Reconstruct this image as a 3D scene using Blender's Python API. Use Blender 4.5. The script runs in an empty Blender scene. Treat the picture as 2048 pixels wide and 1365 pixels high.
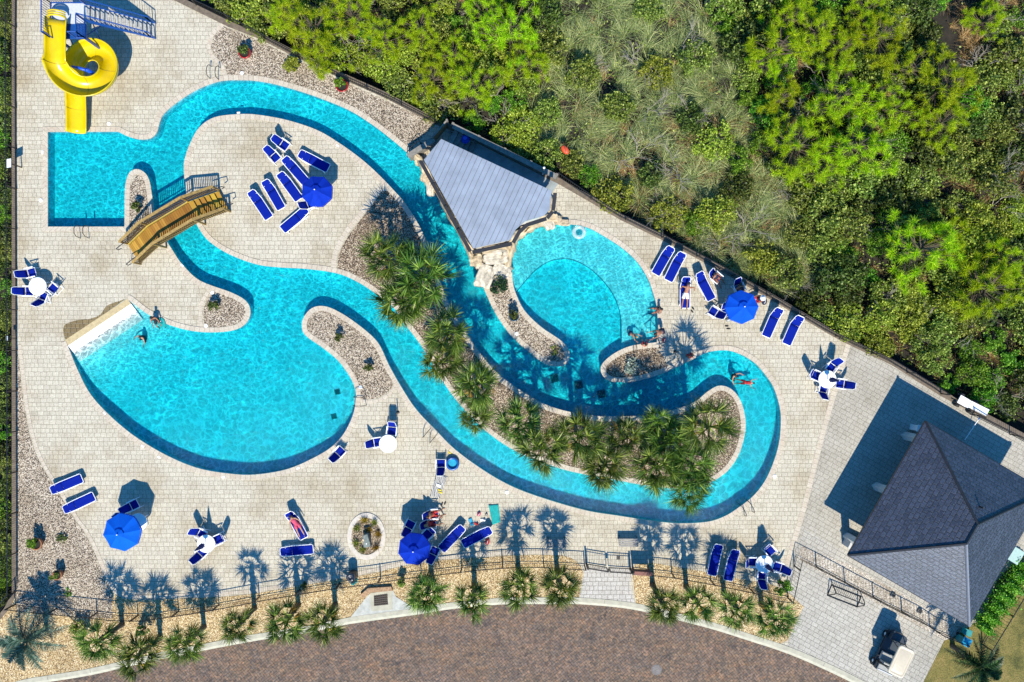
import bpy, bmesh, math, random
import numpy as np
from mathutils import Vector, Matrix, noise
R = math.radians
random.seed(7); rng = np.random.default_rng(11)
SC = bpy.context.scene; COL = SC.collection

# ------------------------------------------------------------------ camera, sky, sun, exposure
S = 0.03            # metres per photo pixel on the deck
H = 47.76           # flying height of the drone
cd = bpy.data.cameras.new('camera'); cam = bpy.data.objects.new('camera', cd); COL.objects.link(cam)
cam.location = (0, 0, H); cam.rotation_euler = (0, 0, 0)
cd.sensor_width = 36; cd.lens = 36 * H / (2048 * S); cd.clip_end = 1000; cd.clip_start = 1
SC.camera = cam
SUN = Vector((0.06, -0.82, 1.0)).normalized()
W = bpy.data.worlds.new('World'); SC.world = W; W.use_nodes = True
wn = W.node_tree.nodes; wl = W.node_tree.links
sky = wn.new('ShaderNodeTexSky'); sky.sky_type = 'NISHITA'; sky.sun_disc = False
sky.sun_elevation = math.asin(SUN.z); sky.sun_rotation = R(176); sky.ozone_density = 3.0; sky.air_density = 1.0; sky.dust_density = 0.3
tint = wn.new('ShaderNodeMix'); tint.data_type = 'RGBA'; tint.blend_type = 'MULTIPLY'; tint.inputs[0].default_value = 1; tint.inputs[7].default_value = (.26, .98, 1.50, 1)
wl.new(sky.outputs[0], tint.inputs[6]); wl.new(tint.outputs[2], wn['Background'].inputs[0]); wn['Background'].inputs[1].default_value = 0.098
sd = bpy.data.lights.new('sun', 'SUN'); sd.energy = 4.6; sd.angle = R(0.5); sd.color = (1.0, 0.93, 0.79)
sun = bpy.data.objects.new('sun', sd); COL.objects.link(sun); sun.rotation_euler = SUN.to_track_quat('Z', 'Y').to_euler()
vs = SC.view_settings; vs.view_transform = 'Standard'; vs.look = 'None'; vs.gamma = 1; vs.exposure = 0.68
SC.render.engine = 'CYCLES'
SC.cycles.transparent_max_bounces = 24; SC.cycles.volume_bounces = 0; SC.cycles.max_bounces = 6

# ------------------------------------------------------------------ helpers
def P(px, py, z=0.0):                       # photo pixel -> the point it shows at height z
    k = S * (H - z) / H
    return Vector(((px - 1024) * k, (682.5 - py) * k, z))
def PL(pts, z=0.0): return [P(p[0], p[1], z) for p in pts]

def tag(o, label=None, cat=None, group=None, kind=None):
    if label: o['label'] = label
    if cat: o['category'] = cat
    if group: o['group'] = group
    if kind: o['kind'] = kind
    return o
def thing(name, label, cat, loc=(0, 0, 0), rz=0, group=None):
    o = bpy.data.objects.new(name, None); COL.objects.link(o); o.empty_display_size = .3
    o.location = loc; o.rotation_euler = (0, 0, rz)
    return tag(o, label, cat, group)
def copy_tree(o, loc=None, rz=None, label=None, group=None, scale=None):
    c = o.copy(); COL.objects.link(c)
    for ch in o.children:
        d = ch.copy(); COL.objects.link(d); d.parent = c
        for g in ch.children:
            e = g.copy(); COL.objects.link(e); e.parent = d
    if loc is not None: c.location = loc
    if rz is not None: c.rotation_euler = (0, 0, rz)
    if scale is not None: c.scale = (scale,) * 3
    if label: c['label'] = label
    if group: c['group'] = group
    return c
def link(name, me, m, parent=None, smooth=False):
    o = bpy.data.objects.new(name, me); COL.objects.link(o)
    if m is not None: me.materials.clear(); me.materials.append(m)
    if smooth: me.polygons.foreach_set('use_smooth', [True] * len(me.polygons))
    if parent is not None: o.parent = parent
    return o
def npmesh(name, V, F):
    V = np.asarray(V, dtype=np.float32); F = np.asarray(F, dtype=np.int32)
    me = bpy.data.meshes.new(name); n, k = F.shape
    me.vertices.add(len(V)); me.vertices.foreach_set('co', V.ravel())
    me.loops.add(n * k); me.loops.foreach_set('vertex_index', F.ravel())
    me.polygons.add(n); me.polygons.foreach_set('loop_start', np.arange(0, n * k, k, dtype=np.int32))
    me.update(calc_edges=True); me.validate(); return me

class MB:
    def __init__(s): s.v = []; s.f = []
    def add(s, vs, fs):
        b = len(s.v); s.v += [tuple(x) for x in vs]; s.f += [tuple(i + b for i in f) for f in fs]; return s
    def box(s, c, d, rz=0, tilt=None):
        m = Matrix.Rotation(rz, 3, 'Z')
        if tilt is not None: m = m @ tilt
        q = [m @ Vector((x * d[0] / 2, y * d[1] / 2, z * d[2] / 2)) + Vector(c) for x in (-1, 1) for y in (-1, 1) for z in (-1, 1)]
        return s.add(q, [(0, 1, 3, 2), (4, 6, 7, 5), (0, 4, 5, 1), (2, 3, 7, 6), (0, 2, 6, 4), (1, 5, 7, 3)])
    def tube(s, pts, r, n=6, closed=False):
        pts = [Vector(p) for p in pts]; N = len(pts); rr = r if isinstance(r, (list, tuple)) else [r] * N
        up = None; rings = []
        for i, p in enumerate(pts):
            a = pts[i - 1] if (i > 0 or closed) else p
            b = pts[(i + 1) % N] if (i < N - 1 or closed) else p
            t = (b - a).normalized() if (b - a).length > 1e-9 else Vector((0, 0, 1))
            if up is None: up = t.orthogonal().normalized()
            up = (up - t * up.dot(t)); up = up.normalized() if up.length > 1e-6 else t.orthogonal().normalized()
            w = t.cross(up)
            rings.append([p + (up * math.cos(2 * math.pi * k / n) + w * math.sin(2 * math.pi * k / n)) * rr[i] for k in range(n)])
        vs = [q for g in rings for q in g]; fs = []
        for i in range(N if closed else N - 1):
            j = (i + 1) % N
            for k in range(n): fs.append((i * n + k, i * n + (k + 1) % n, j * n + (k + 1) % n, j * n + k))
        if not closed: fs += [tuple(range(n))[::-1], tuple((N - 1) * n + k for k in range(n))]
        return s.add(vs, fs)
    def lathe(s, prof, n=24, c=(0, 0, 0), cap=True):
        c = Vector(c); vs = []; fs = []
        for (r, z) in prof:
            for k in range(n): vs.append(c + Vector((r * math.cos(2 * math.pi * k / n), r * math.sin(2 * math.pi * k / n), z)))
        for i in range(len(prof) - 1):
            for k in range(n): fs.append((i * n + k, i * n + (k + 1) % n, (i + 1) * n + (k + 1) % n, (i + 1) * n + k))
        if cap: fs += [tuple(range(n))[::-1], tuple((len(prof) - 1) * n + k for k in range(n))]
        return s.add(vs, fs)
    def prism(s, poly, z0, z1):
        n = len(poly); a = sum(poly[i][0] * poly[(i + 1) % n][1] - poly[(i + 1) % n][0] * poly[i][1] for i in range(n))
        if a < 0: poly = poly[::-1]
        vs = [(p[0], p[1], z0) for p in poly] + [(p[0], p[1], z1) for p in poly]
        return s.add(vs, [tuple(range(n))[::-1], tuple(range(n, 2 * n))] + [(i, (i + 1) % n, n + (i + 1) % n, n + i) for i in range(n)])
    def ball(s, c, r, n=10, m=6):
        r = r if isinstance(r, (tuple, list)) else (r, r, r); c = Vector(c)
        vs = [c + Vector((0, 0, -r[2]))]
        for i in range(1, m):
            a = -math.pi / 2 + math.pi * i / m
            for k in range(n): vs.append(c + Vector((r[0] * math.cos(a) * math.cos(2 * math.pi * k / n), r[1] * math.cos(a) * math.sin(2 * math.pi * k / n), r[2] * math.sin(a))))
        vs.append(c + Vector((0, 0, r[2]))); fs = [(0, 1 + (k + 1) % n, 1 + k) for k in range(n)]
        for i in range(m - 2):
            for k in range(n): fs.append((1 + i * n + k, 1 + i * n + (k + 1) % n, 1 + (i + 1) * n + (k + 1) % n, 1 + (i + 1) * n + k))
        e = len(vs) - 1; b = 1 + (m - 2) * n
        return s.add(vs, fs + [(b + k, b + (k + 1) % n, e) for k in range(n)])
    def build(s, name, m, parent=None, smooth=False, bevel=0):
        me = bpy.data.meshes.new(name); me.from_pydata(s.v, [], s.f); me.update()
        bm = bmesh.new(); bm.from_mesh(me); bmesh.ops.recalc_face_normals(bm, faces=bm.faces)
        if bevel: bmesh.ops.bevel(bm, geom=bm.edges, offset=bevel, segments=2, affect='EDGES', profile=.5)
        bm.to_mesh(me); bm.free()
        return link(name, me, m, parent, smooth)

def smooth_curve(pts, closed=True, n=5):      # Catmull-Rom; a third element marks a sharp corner
    N = len(pts); out = []
    P2 = [Vector((p[0], p[1])) for p in pts]; cor = [len(p) > 2 for p in pts]
    for i in range(N if closed else N - 1):
        j = (i + 1) % N; p1, p2 = P2[i], P2[j]
        if cor[i] and cor[j]: out.append(p1); continue
        p0 = P2[i - 1] if (closed or i > 0) and not cor[i] else p1 - (p2 - p1)
        p3 = P2[(j + 1) % N] if (closed or j < N - 1) and not cor[j] else p2 + (p2 - p1)
        for k in range(n):
            t = k / n
            out.append(0.5 * ((2 * p1) + (p2 - p0) * t + (2 * p0 - 5 * p1 + 4 * p2 - p3) * t * t + (3 * p1 - p0 - 3 * p2 + p3) * t ** 3))
    if not closed: out.append(P2[-1])
    return out
def area2(p): return sum(p[i][0] * p[(i + 1) % len(p)][1] - p[(i + 1) % len(p)][0] * p[i][1] for i in range(len(p)))
def offset(pts, d, closed=True):              # to the left of travel
    N = len(pts); out = []
    for i in range(N):
        a = pts[i - 1] if (closed or i > 0) else pts[i]; b = pts[(i + 1) % N] if (closed or i < N - 1) else pts[i]
        e1 = (pts[i] - a); e2 = (b - pts[i]); n = Vector((0, 0))
        if e1.length > 1e-6: n += Vector((-e1.y, e1.x)) / e1.length
        if e2.length > 1e-6: n += Vector((-e2.y, e2.x)) / e2.length
        l = n.length; n = n / l if l > 1e-6 else Vector((0, 0)); c = max(.5, l / 2 if e1.length > 1e-6 and e2.length > 1e-6 else 1)
        out.append(pts[i] + n * d / c)
    return out
def fill_mesh(name, polys, z, thick=0.0):     # even-odd filled outline as a mesh, optionally a slab centred on z
    cu = bpy.data.curves.new(name, 'CURVE'); cu.dimensions = '2D'; cu.fill_mode = 'BOTH'; cu.extrude = thick / 2
    for pts in polys:
        sp = cu.splines.new('POLY'); sp.points.add(len(pts) - 1)
        sp.points.foreach_set('co', [c for p in pts for c in (p[0], p[1], 0, 1)]); sp.use_cyclic_u = True
    ob = bpy.data.objects.new(name, cu); COL.objects.link(ob)
    me = bpy.data.meshes.new_from_object(ob.evaluated_get(bpy.context.evaluated_depsgraph_get()))
    bpy.data.objects.remove(ob); bpy.data.curves.remove(cu)
    me.transform(Matrix.Translation((0, 0, z))); me.name = name
    bm = bmesh.new(); bm.from_mesh(me); bmesh.ops.remove_doubles(bm, verts=bm.verts, dist=1e-5)
    bmesh.ops.recalc_face_normals(bm, faces=bm.faces)
    if thick == 0:
        for f in bm.faces:
            if f.normal.z < 0: f.normal_flip()
    bm.to_mesh(me); bm.free(); return me
def sheet(name, polys, z, m, kind='structure'):
    return tag(link(name, fill_mesh(name, polys, z), m), kind=kind)
def px2(pts, z=0.0): return [Vector((P(p[0], p[1], z).x, P(p[0], p[1], z).y)) for p in pts]

# ------------------------------------------------------------------ materials
def L(r, g, b):                                # sRGB 0-255 -> linear
    f = lambda c: ((c / 255 + .055) / 1.055) ** 2.4 if c > 10 else c / 255 / 12.92
    return (f(r), f(g), f(b), 1)
class NT:
    def __init__(s, name):
        s.m = bpy.data.materials.new(name); s.m.use_nodes = True; s.t = s.m.node_tree; s.b = s.t.nodes['Principled BSDF']; s.out = s.t.nodes['Material Output']
    def n(s, ty, **kw):
        x = s.t.nodes.new('ShaderNode' + ty)
        for k, v in kw.items():
            if k[0] == '_': setattr(x, k[1:], v)
            else: x.inputs[k.replace('_', ' ')].default_value = v
        return x
    def l(s, a, b): s.t.links.new(a, b)
    def mix(s, a, b, f, mode='MIX'):
        x = s.t.nodes.new('ShaderNodeMix'); x.data_type = 'RGBA'; x.blend_type = mode
        for v, i in ((f, 0), (a, 6), (b, 7)):
            if hasattr(v, 'links'): s.l(v, x.inputs[i])
            else: x.inputs[i].default_value = v
        return x.outputs[2]
    def math(s, op, a, b=0.0, c=None):
        x = s.t.nodes.new('ShaderNodeMath'); x.operation = op
        for v, i in ((a, 0), (b, 1), (c, 2)):
            if v is None: continue
            if hasattr(v, 'links'): s.l(v, x.inputs[i])
            else: x.inputs[i].default_value = v
        return x.outputs[0]
    def ramp(s, f, stops):
        x = s.t.nodes.new('ShaderNodeValToRGB'); e = x.color_ramp.elements
        while len(e) < len(stops): e.new(.5)
        for i, (p, c) in enumerate(stops): e[i].position = p; e[i].color = c if len(c) == 4 else (*c, 1)
        s.l(f, x.inputs[0]); return x.outputs[0]
    def coord(s, rz=0.0, which='Object', scale=(1, 1, 1)):
        c = s.n('TexCoord'); m = s.n('Mapping'); m.inputs['Rotation'].default_value = (0, 0, rz); m.inputs['Scale'].default_value = scale
        s.l(c.outputs[which], m.inputs[0]); return m.outputs[0]
    def noise(s, v, scale, detail=3.0, rough=.6):
        x = s.n('TexNoise', Scale=scale, Detail=detail, Roughness=rough)
        if v is not None: s.l(v, x.inputs['Vector'])
        return x
    def bump(s, h, strength=.3, dist=.02):
        x = s.n('Bump', Strength=strength, Distance=dist); s.l(h, x.inputs['Height']); s.l(x.outputs[0], s.b.inputs['Normal']); return x
    def color(s, c):
        if hasattr(c, 'links'): s.l(c, s.b.inputs['Base Color'])
        else: s.b.inputs['Base Color'].default_value = c
def plain(name, c, rough=.5, var=.12, scale=8.0, metal=0.0, bump=0.0, spec=.5):
    t = NT(name); v = t.coord(); nz = t.noise(v, scale, 4)
    d = tuple(x * (1 - var * 2) for x in c[:3]) + (1,); u = tuple(min(1, x * (1 + var)) for x in c[:3]) + (1,)
    t.color(t.ramp(nz.outputs[0], [(.3, d), (.7, u)])); t.b.inputs['Roughness'].default_value = rough; t.b.inputs['Metallic'].default_value = metal
    t.b.inputs['Specular IOR Level'].default_value = spec
    if bump: t.bump(nz.outputs[0], bump, .02)
    return t.m
def pavers(name, bw, rh, c1, c2, mortar, stain, rz=0.0, msize=.014):
    t = NT(name); v = t.coord(rz)
    wob = t.noise(v, .9, 2); off = t.n('VectorMath', _operation='MULTIPLY_ADD'); t.l(wob.outputs['Color'], off.inputs[0]); off.inputs[1].default_value = (.03, .03, 0); t.l(v, off.inputs[2])
    br = t.n('TexBrick', Scale=1.0, Mortar_Size=msize, Mortar_Smooth=.3, Bias=0.0, Brick_Width=bw, Row_Height=rh, Color1=c1, Color2=c2, Mortar=mortar); br.offset = .5; br.squash = .72; br.squash_frequency = 3
    t.l(off.outputs[0], br.inputs['Vector'])
    big = t.noise(v, .28, 5, .65); fine = t.noise(v, 14, 4, .7); mid = t.noise(v, 1.7, 3)
    cc = t.mix(br.outputs['Color'], stain, t.ramp(big.outputs[0], [(.47, (0, 0, 0)), (.72, (.85, .85, .85))]), 'MULTIPLY')
    cc = t.mix(cc, (.72, .7, .66, 1), t.ramp(mid.outputs[0], [(.55, (0, 0, 0)), (.75, (.6, .6, .6))]), 'MULTIPLY')
    cc = t.mix(cc, (.7, .68, .65, 1), t.ramp(fine.outputs[0], [(.42, (.9, .9, .9)), (.6, (0, 0, 0))]), 'MULTIPLY')
    t.color(cc); t.b.inputs['Roughness'].default_value = .85
    t.bump(t.math('SUBTRACT', t.math('MULTIPLY', fine.outputs[0], .25), br.outputs['Fac']), .5, .01)
    return t.m
def gravel(name, stops, scale=11.0, dark=.35):
    t = NT(name); v = t.coord(); nz = t.noise(v, 6, 2); off = t.n('VectorMath', _operation='MULTIPLY_ADD'); t.l(nz.outputs['Color'], off.inputs[0]); off.inputs[1].default_value = (.03, .03, 0); t.l(v, off.inputs[2])
    vo = t.n('TexVoronoi', Scale=scale); t.l(off.outputs[0], vo.inputs['Vector'])
    ve = t.n('TexVoronoi', Scale=scale, _feature='DISTANCE_TO_EDGE'); t.l(off.outputs[0], ve.inputs['Vector'])
    sx = t.n('SeparateColor'); t.l(vo.outputs['Color'], sx.inputs[0])
    big = t.noise(v, .5, 3)
    cc = t.ramp(sx.outputs[0], stops)
    cc = t.mix(cc, (.62, .57, .5, 1), t.ramp(big.outputs[0], [(.45, (0, 0, 0)), (.7, (.7, .7, .7))]), 'MULTIPLY')
    cc = t.mix(cc, (dark, dark * .85, dark * .7, 1), t.ramp(ve.outputs['Distance'], [(0.02, (1, 1, 1)), (.16, (0, 0, 0))]), 'MULTIPLY')
    t.color(cc); t.b.inputs['Roughness'].default_value = .8
    t.bump(t.math('MINIMUM', ve.outputs['Distance'], .3), .25, .02)
    return t.m
def leafmat(name, c1, c2, c3=None, trans=.35, rough=.5, v=.75):
    t = NT(name); g = t.n('NewGeometry'); oi = t.n('ObjectInfo')
    st = [(0, c1), (.75, c2)] + ([(1, c3)] if c3 else [])
    cc = t.ramp(g.outputs['Random Per Island'], st)
    hs = t.n('HueSaturation'); t.l(cc, hs.inputs['Color']); t.l(t.math('MULTIPLY_ADD', oi.outputs['Random'], .5, v), hs.inputs['Value']); t.l(t.math('MULTIPLY_ADD', oi.outputs['Random'], .04, .48), hs.inputs['Hue'])
    t.color(hs.outputs[0]); t.b.inputs['Roughness'].default_value = rough; t.b.inputs['Specular IOR Level'].default_value = .3
    tr = t.n('BsdfTranslucent'); t.l(hs.outputs[0], tr.inputs['Color']); mx = t.n('MixShader', Fac=trans)
    t.l(t.b.outputs[0], mx.inputs[1]); t.l(tr.outputs[0], mx.inputs[2]); t.l(mx.outputs[0], t.out.inputs['Surface'])
    return t.m

M = {}
M['deck'] = pavers('deck pavers', .36, .262, (.56, .515, .405, 1), (.485, .44, .345, 1), (.22, .185, .13, 1), (.66, .58, .46, 1), msize=.011)
M['patio'] = pavers('patio pavers', .40, .26, (.44, .41, .345, 1), (.395, .365, .305, 1), (.20, .185, .15, 1), (.72, .7, .66, 1), R(29.5), .012)
M['drive'] = pavers('driveway pavers', .40, .26, (.47, .445, .385, 1), (.41, .385, .335, 1), (.16, .15, .13, 1), (.75, .73, .7, 1), R(29.5), .012)
M['walk'] = pavers('walkway pavers', .36, .262, (.52, .49, .44, 1), (.46, .43, .38, 1), (.18, .16, .13, 1), (.8, .78, .75, 1))
M['wet'] = pavers('wet pavers', .36, .262, (.27, .20, .09, 1), (.22, .165, .075, 1), (.06, .045, .02, 1), (.8, .75, .7, 1)); M['wet'].node_tree.nodes['Principled BSDF'].inputs['Roughness'].default_value = .25
M['gravel'] = gravel('pebble bed', [(0, L(40, 34, 28)), (.25, L(96, 84, 70)), (.5, L(164, 148, 126)), (.78, L(206, 192, 170)), (1, L(224, 214, 196))], 23)
M['gravel_tan'] = gravel('tan pebble bed', [(0, L(88, 68, 38)), (.25, L(162, 132, 84)), (.6, L(208, 180, 126)), (1, L(242, 226, 188))], 23)
M['gravel_pale'] = gravel('pale gravel strip', [(0, L(112, 104, 92)), (.3, L(160, 152, 138)), (.6, L(196, 188, 174)), (1, L(232, 228, 218))], 26, .5)
M['gravel_dark'] = gravel('brown pebble bed', [(0, L(38, 30, 22)), (.3, L(86, 70, 52)), (.6, L(146, 126, 100)), (1, L(216, 200, 176))], 23)
def coping_mat():
    t = NT('coping stone'); uv = t.n('TexCoord'); br = t.n('TexBrick', Scale=1.0, Mortar_Size=.01, Brick_Width=.3, Row_Height=2.0, Color1=(.53, .47, .37, 1), Color2=(.46, .395, .305, 1), Mortar=(.22, .18, .13, 1)); br.offset = 0
    t.l(uv.outputs['UV'], br.inputs['Vector']); v = t.coord(); n1 = t.noise(v, 1.2, 3); n2 = t.noise(v, 16, 3)
    cc = t.mix(br.outputs['Color'], (.5, .385, .28, 1), t.ramp(n1.outputs[0], [(.52, (0, 0, 0)), (.75, (.5, .5, .5))]))
    cc = t.mix(cc, (.75, .72, .7, 1), t.ramp(n2.outputs[0], [(.4, (.8, .8, .8)), (.6, (0, 0, 0))]), 'MULTIPLY')
    t.color(cc); t.b.inputs['Roughness'].default_value = .8; t.bump(n2.outputs[0], .3, .01); return t.m
M['coping'] = coping_mat()
M['plaster'] = plain('pool plaster', (.70, .90, .92, 1), .6, .05, 1.5)
M['wall_tile'] = plain('waterline wall', (.42, .62, .72, 1), .35, .05, 4)
M['kerb'] = plain('kerb concrete', (.40, .375, .285, 1), .85, .1, 3, bump=.1)
M['concrete'] = plain('concrete', (.42, .42, .37, 1), .85, .14, 2.5, bump=.1)
M['timber'] = plain('weathered timber', (.15, .115, .08, 1), .85, .2, 5, bump=.2)
M['timber_pale'] = plain('grey timber', (.20, .185, .16, 1), .85, .2, 5, bump=.2)
M['soil'] = plain('forest soil', (.020, .016, .011, 1), .95, .35, 2.0, bump=.3)
M['black'] = plain('black metal', (.012, .011, .011, 1), .45, .1)
M['steel'] = plain('dull steel rail', (.045, .04, .036, 1), .35, .1, metal=.6)
M['white'] = plain('white resin', (.80, .80, .80, 1), .35, .03)
M['whitewall'] = plain('white plaster', (.72, .71, .68, 1), .7, .05)
M['sling'] = plain('blue sling', (.0015, .012, .22, 1), .8, .08, 30, spec=.08)
M['canopy_sky'] = plain('bright blue canvas', (.001, .092, .52, 1), .8, .06, 3, spec=.1)
M['canopy_deep'] = plain('deep blue canvas', (.002, .026, .34, 1), .8, .08, 3, spec=.1)
M['canopy_mid'] = plain('blue canvas', (.002, .07, .50, 1), .8, .06, 3, spec=.1)
M['canopy_navy'] = plain('navy canvas', (.004, .022, .13, 1), .75, .1, 6)
M['yellow'] = plain('yellow fibreglass', (.60, .44, .001, 1), .25, .06, 2)
M['tower_blue'] = plain('blue painted steel', (.006, .06, .26, 1), .4, .1)
M['pipe_blue'] = plain('bright blue steel', (.006, .07, .5, 1), .4, .1)
M['platform'] = plain('pale platform panel', (.48, .50, .52, 1), .5, .06)
M['grate'] = plain('stair grating', (.40, .40, .38, 1), .6, .2, 14)
def boards(name, c1, c2, gap, width, rz):
    t = NT(name); v = t.coord(rz); br = t.n('TexBrick', Scale=1.0, Mortar_Size=.012, Brick_Width=3.0, Row_Height=width, Color1=c1, Color2=c2, Mortar=gap); t.l(v, br.inputs['Vector'])
    sc = t.n('Mapping'); sc.inputs['Scale'].default_value = (1.5, 18, 1); t.l(v, sc.inputs[0]); gr = t.noise(sc.outputs[0], 2.0, 4)
    t.color(t.mix(br.outputs['Color'], (.55, .5, .42, 1), t.ramp(gr.outputs[0], [(.45, (0, 0, 0)), (.7, (.9, .9, .9))]), 'MULTIPLY')); t.b.inputs['Roughness'].default_value = .7
    t.bump(gr.outputs[0], .15, .01); return t.m
M['bridge_deck'] = boards('amber deck boards', (.34, .165, .028, 1), (.24, .11, .018, 1), (.05, .02, .005, 1), .14, R(90))
M['bridge_wood'] = plain('amber timber', (.33, .21, .06, 1), .7, .22, 8)
M['bridge_side'] = plain('yellow timber skirt', (.46, .32, .05, 1), .7, .12, 5)
M['wood_red'] = plain('cedar boards', (.32, .16, .07, 1), .75, .2, 8)
M['wood_dark'] = boards('grey deck boards', (.18, .19, .18, 1), (.13, .14, .135, 1), (.03, .03, .03, 1), .14, R(60))
M['rock'] = plain('cream rock', (.50, .40, .26, 1), .85, .3, 1.6, bump=.4)
M['rock_white'] = plain('white rock', (.56, .50, .40, 1), .9, .3, 2.4, bump=.3)
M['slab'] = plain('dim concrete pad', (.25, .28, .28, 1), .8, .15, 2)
M['gutter'] = plain('charcoal gutter', (.016, .017, .02, 1), .5, .2, 4)
M['metal_roof'] = plain('grey sheet metal', (.25, .29, .35, 1), .45, .1, 1.2, metal=.15)
def shingle():
    t = NT('slate shingles'); uv = t.n('TexCoord'); br = t.n('TexBrick', Scale=1.0, Mortar_Size=.022, Mortar_Smooth=.2, Brick_Width=.36, Row_Height=.24, Color1=(.050, .060, .088, 1), Color2=(.026, .031, .048, 1), Mortar=(.014, .014, .017, 1)); br.offset = .5
    t.l(uv.outputs['UV'], br.inputs['Vector']); n2 = t.noise(uv.outputs['UV'], 9, 4); n1 = t.noise(uv.outputs['UV'], .6, 3)
    cc = t.mix(br.outputs['Color'], (.13, .15, .19, 1), t.ramp(n2.outputs[0], [(.52, (0, 0, 0)), (.72, (.55, .55, .55))])); cc = t.mix(cc, (.65, .65, .7, 1), n1.outputs[0], 'MULTIPLY')
    t.color(cc); t.b.inputs['Roughness'].default_value = .45; t.b.inputs['Specular IOR Level'].default_value = .8; t.bump(t.math('SUBTRACT', n2.outputs[0], br.outputs['Fac']), .8, .02); return t.m
M['shingle'] = shingle()
M['stucco'] = plain('grey stucco', (.5, .48, .44, 1), .85, .08, 6)
M['terracotta'] = plain('terracotta', (.30, .12, .05, 1), .7, .15)
M['red_pot'] = plain('red glaze', (.34, .015, .015, 1), .25, .15)
M['blue_pot'] = plain('blue glaze', (.01, .07, .12, 1), .25, .15)
M['teal'] = plain('teal paint', (.01, .22, .22, 1), .5, .1)
M['paleteal'] = plain('pale green cabinet', (.34, .48, .43, 1), .5, .06)
M['teal_towel'] = plain('teal towel cloth', (.005, .30, .28, 1), .9, .15, 12)
M['aqua'] = plain('aqua vinyl', (.01, .28, .48, 1), .3, .08)
M['aqua_light'] = plain('pool toy water', (.03, .33, .50, 1), .15, .15, 4)
M['bluevinyl'] = plain('blue vinyl', (.004, .08, .30, 1), .3, .08)
M['skin'] = plain('skin', (.42, .21, .12, 1), .6, .08); M['skin_tan'] = plain('tanned skin', (.30, .13, .07, 1), .6, .08)
M['hair'] = plain('dark hair', (.018, .012, .009, 1), .6, .2); M['hair_fair'] = plain('fair hair', (.30, .20, .09, 1), .6, .2)
M['red'] = plain('red cloth', (.42, .02, .02, 1), .8, .15); M['pink'] = plain('pink cloth', (.50, .06, .12, 1), .8, .15)
M['navy'] = plain('navy cloth', (.008, .015, .05, 1), .8, .15); M['whitecloth'] = plain('white cloth', (.75, .75, .75, 1), .85, .06)
M['blackcloth'] = plain('black cloth', (.012, .012, .014, 1), .8, .1); M['yellowcloth'] = plain('yellow foam', (.72, .56, .01, 1), .7, .06)
M['orange'] = plain('orange plastic', (.60, .07, .02, 1), .5, .1); M['rubber'] = plain('black rubber', (.015, .015, .015, 1), .7, .1)
M['cream'] = plain('cream plastic', (.52, .45, .33, 1), .35, .04); M['seat_grey'] = plain('grey vinyl', (.28, .28, .26, 1), .5, .1)
M['cartbody'] = plain('dark cart body', (.03, .04, .05, 1), .35, .1); M['brown_board'] = plain('red brown board', (.18, .06, .04, 1), .6, .1)
M['bench'] = plain('grey bench slats', (.24, .225, .205, 1), .6, .15, 10); M['iron'] = plain('rusty grate', (.06, .035, .02, 1), .8, .3, 12)
M['brickred'] = plain('buff brick', (.36, .22, .12, 1), .85, .25, 9); M['gold'] = plain('sign', (.5, .5, .48, 1), .5, .1)
M['drain'] = plain('dark drain grate', (.14, .22, .25, 1), .6, .15, 14); M['stone'] = plain('grey green stone', (.16, .19, .17, 1), .8, .25, 5)
def zebra():
    t = NT('zebra print'); v = t.coord(R(0)); nz = t.noise(v, 5, 2); wv = t.n('TexWave', Scale=4.2, Distortion=5.0, Detail=1.5, Detail_Scale=1.2); t.l(v, wv.inputs['Vector'])
    t.color(t.ramp(wv.outputs[0], [(.52, (.015, .012, .012)), (.6, (.62, .6, .55))])); t.b.inputs['Roughness'].default_value = .9; return t.m
M['zebra'] = zebra()
def lawn():
    t = NT('dry lawn'); v = t.coord(); a = t.noise(v, .8, 4); b = t.noise(v, 14, 4, .75)
    cc = t.ramp(a.outputs[0], [(.35, L(84, 84, 34)), (.5, L(120, 110, 54)), (.68, L(146, 126, 72))]); cc = t.mix(cc, (.4, .42, .3, 1), t.ramp(b.outputs[0], [(.4, (.9, .9, .9)), (.58, (0, 0, 0))]), 'MULTIPLY')
    t.color(cc); t.b.inputs['Roughness'].default_value = .95; t.bump(b.outputs[0], .8, .05); return t.m
M['lawn'] = lawn()
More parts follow.
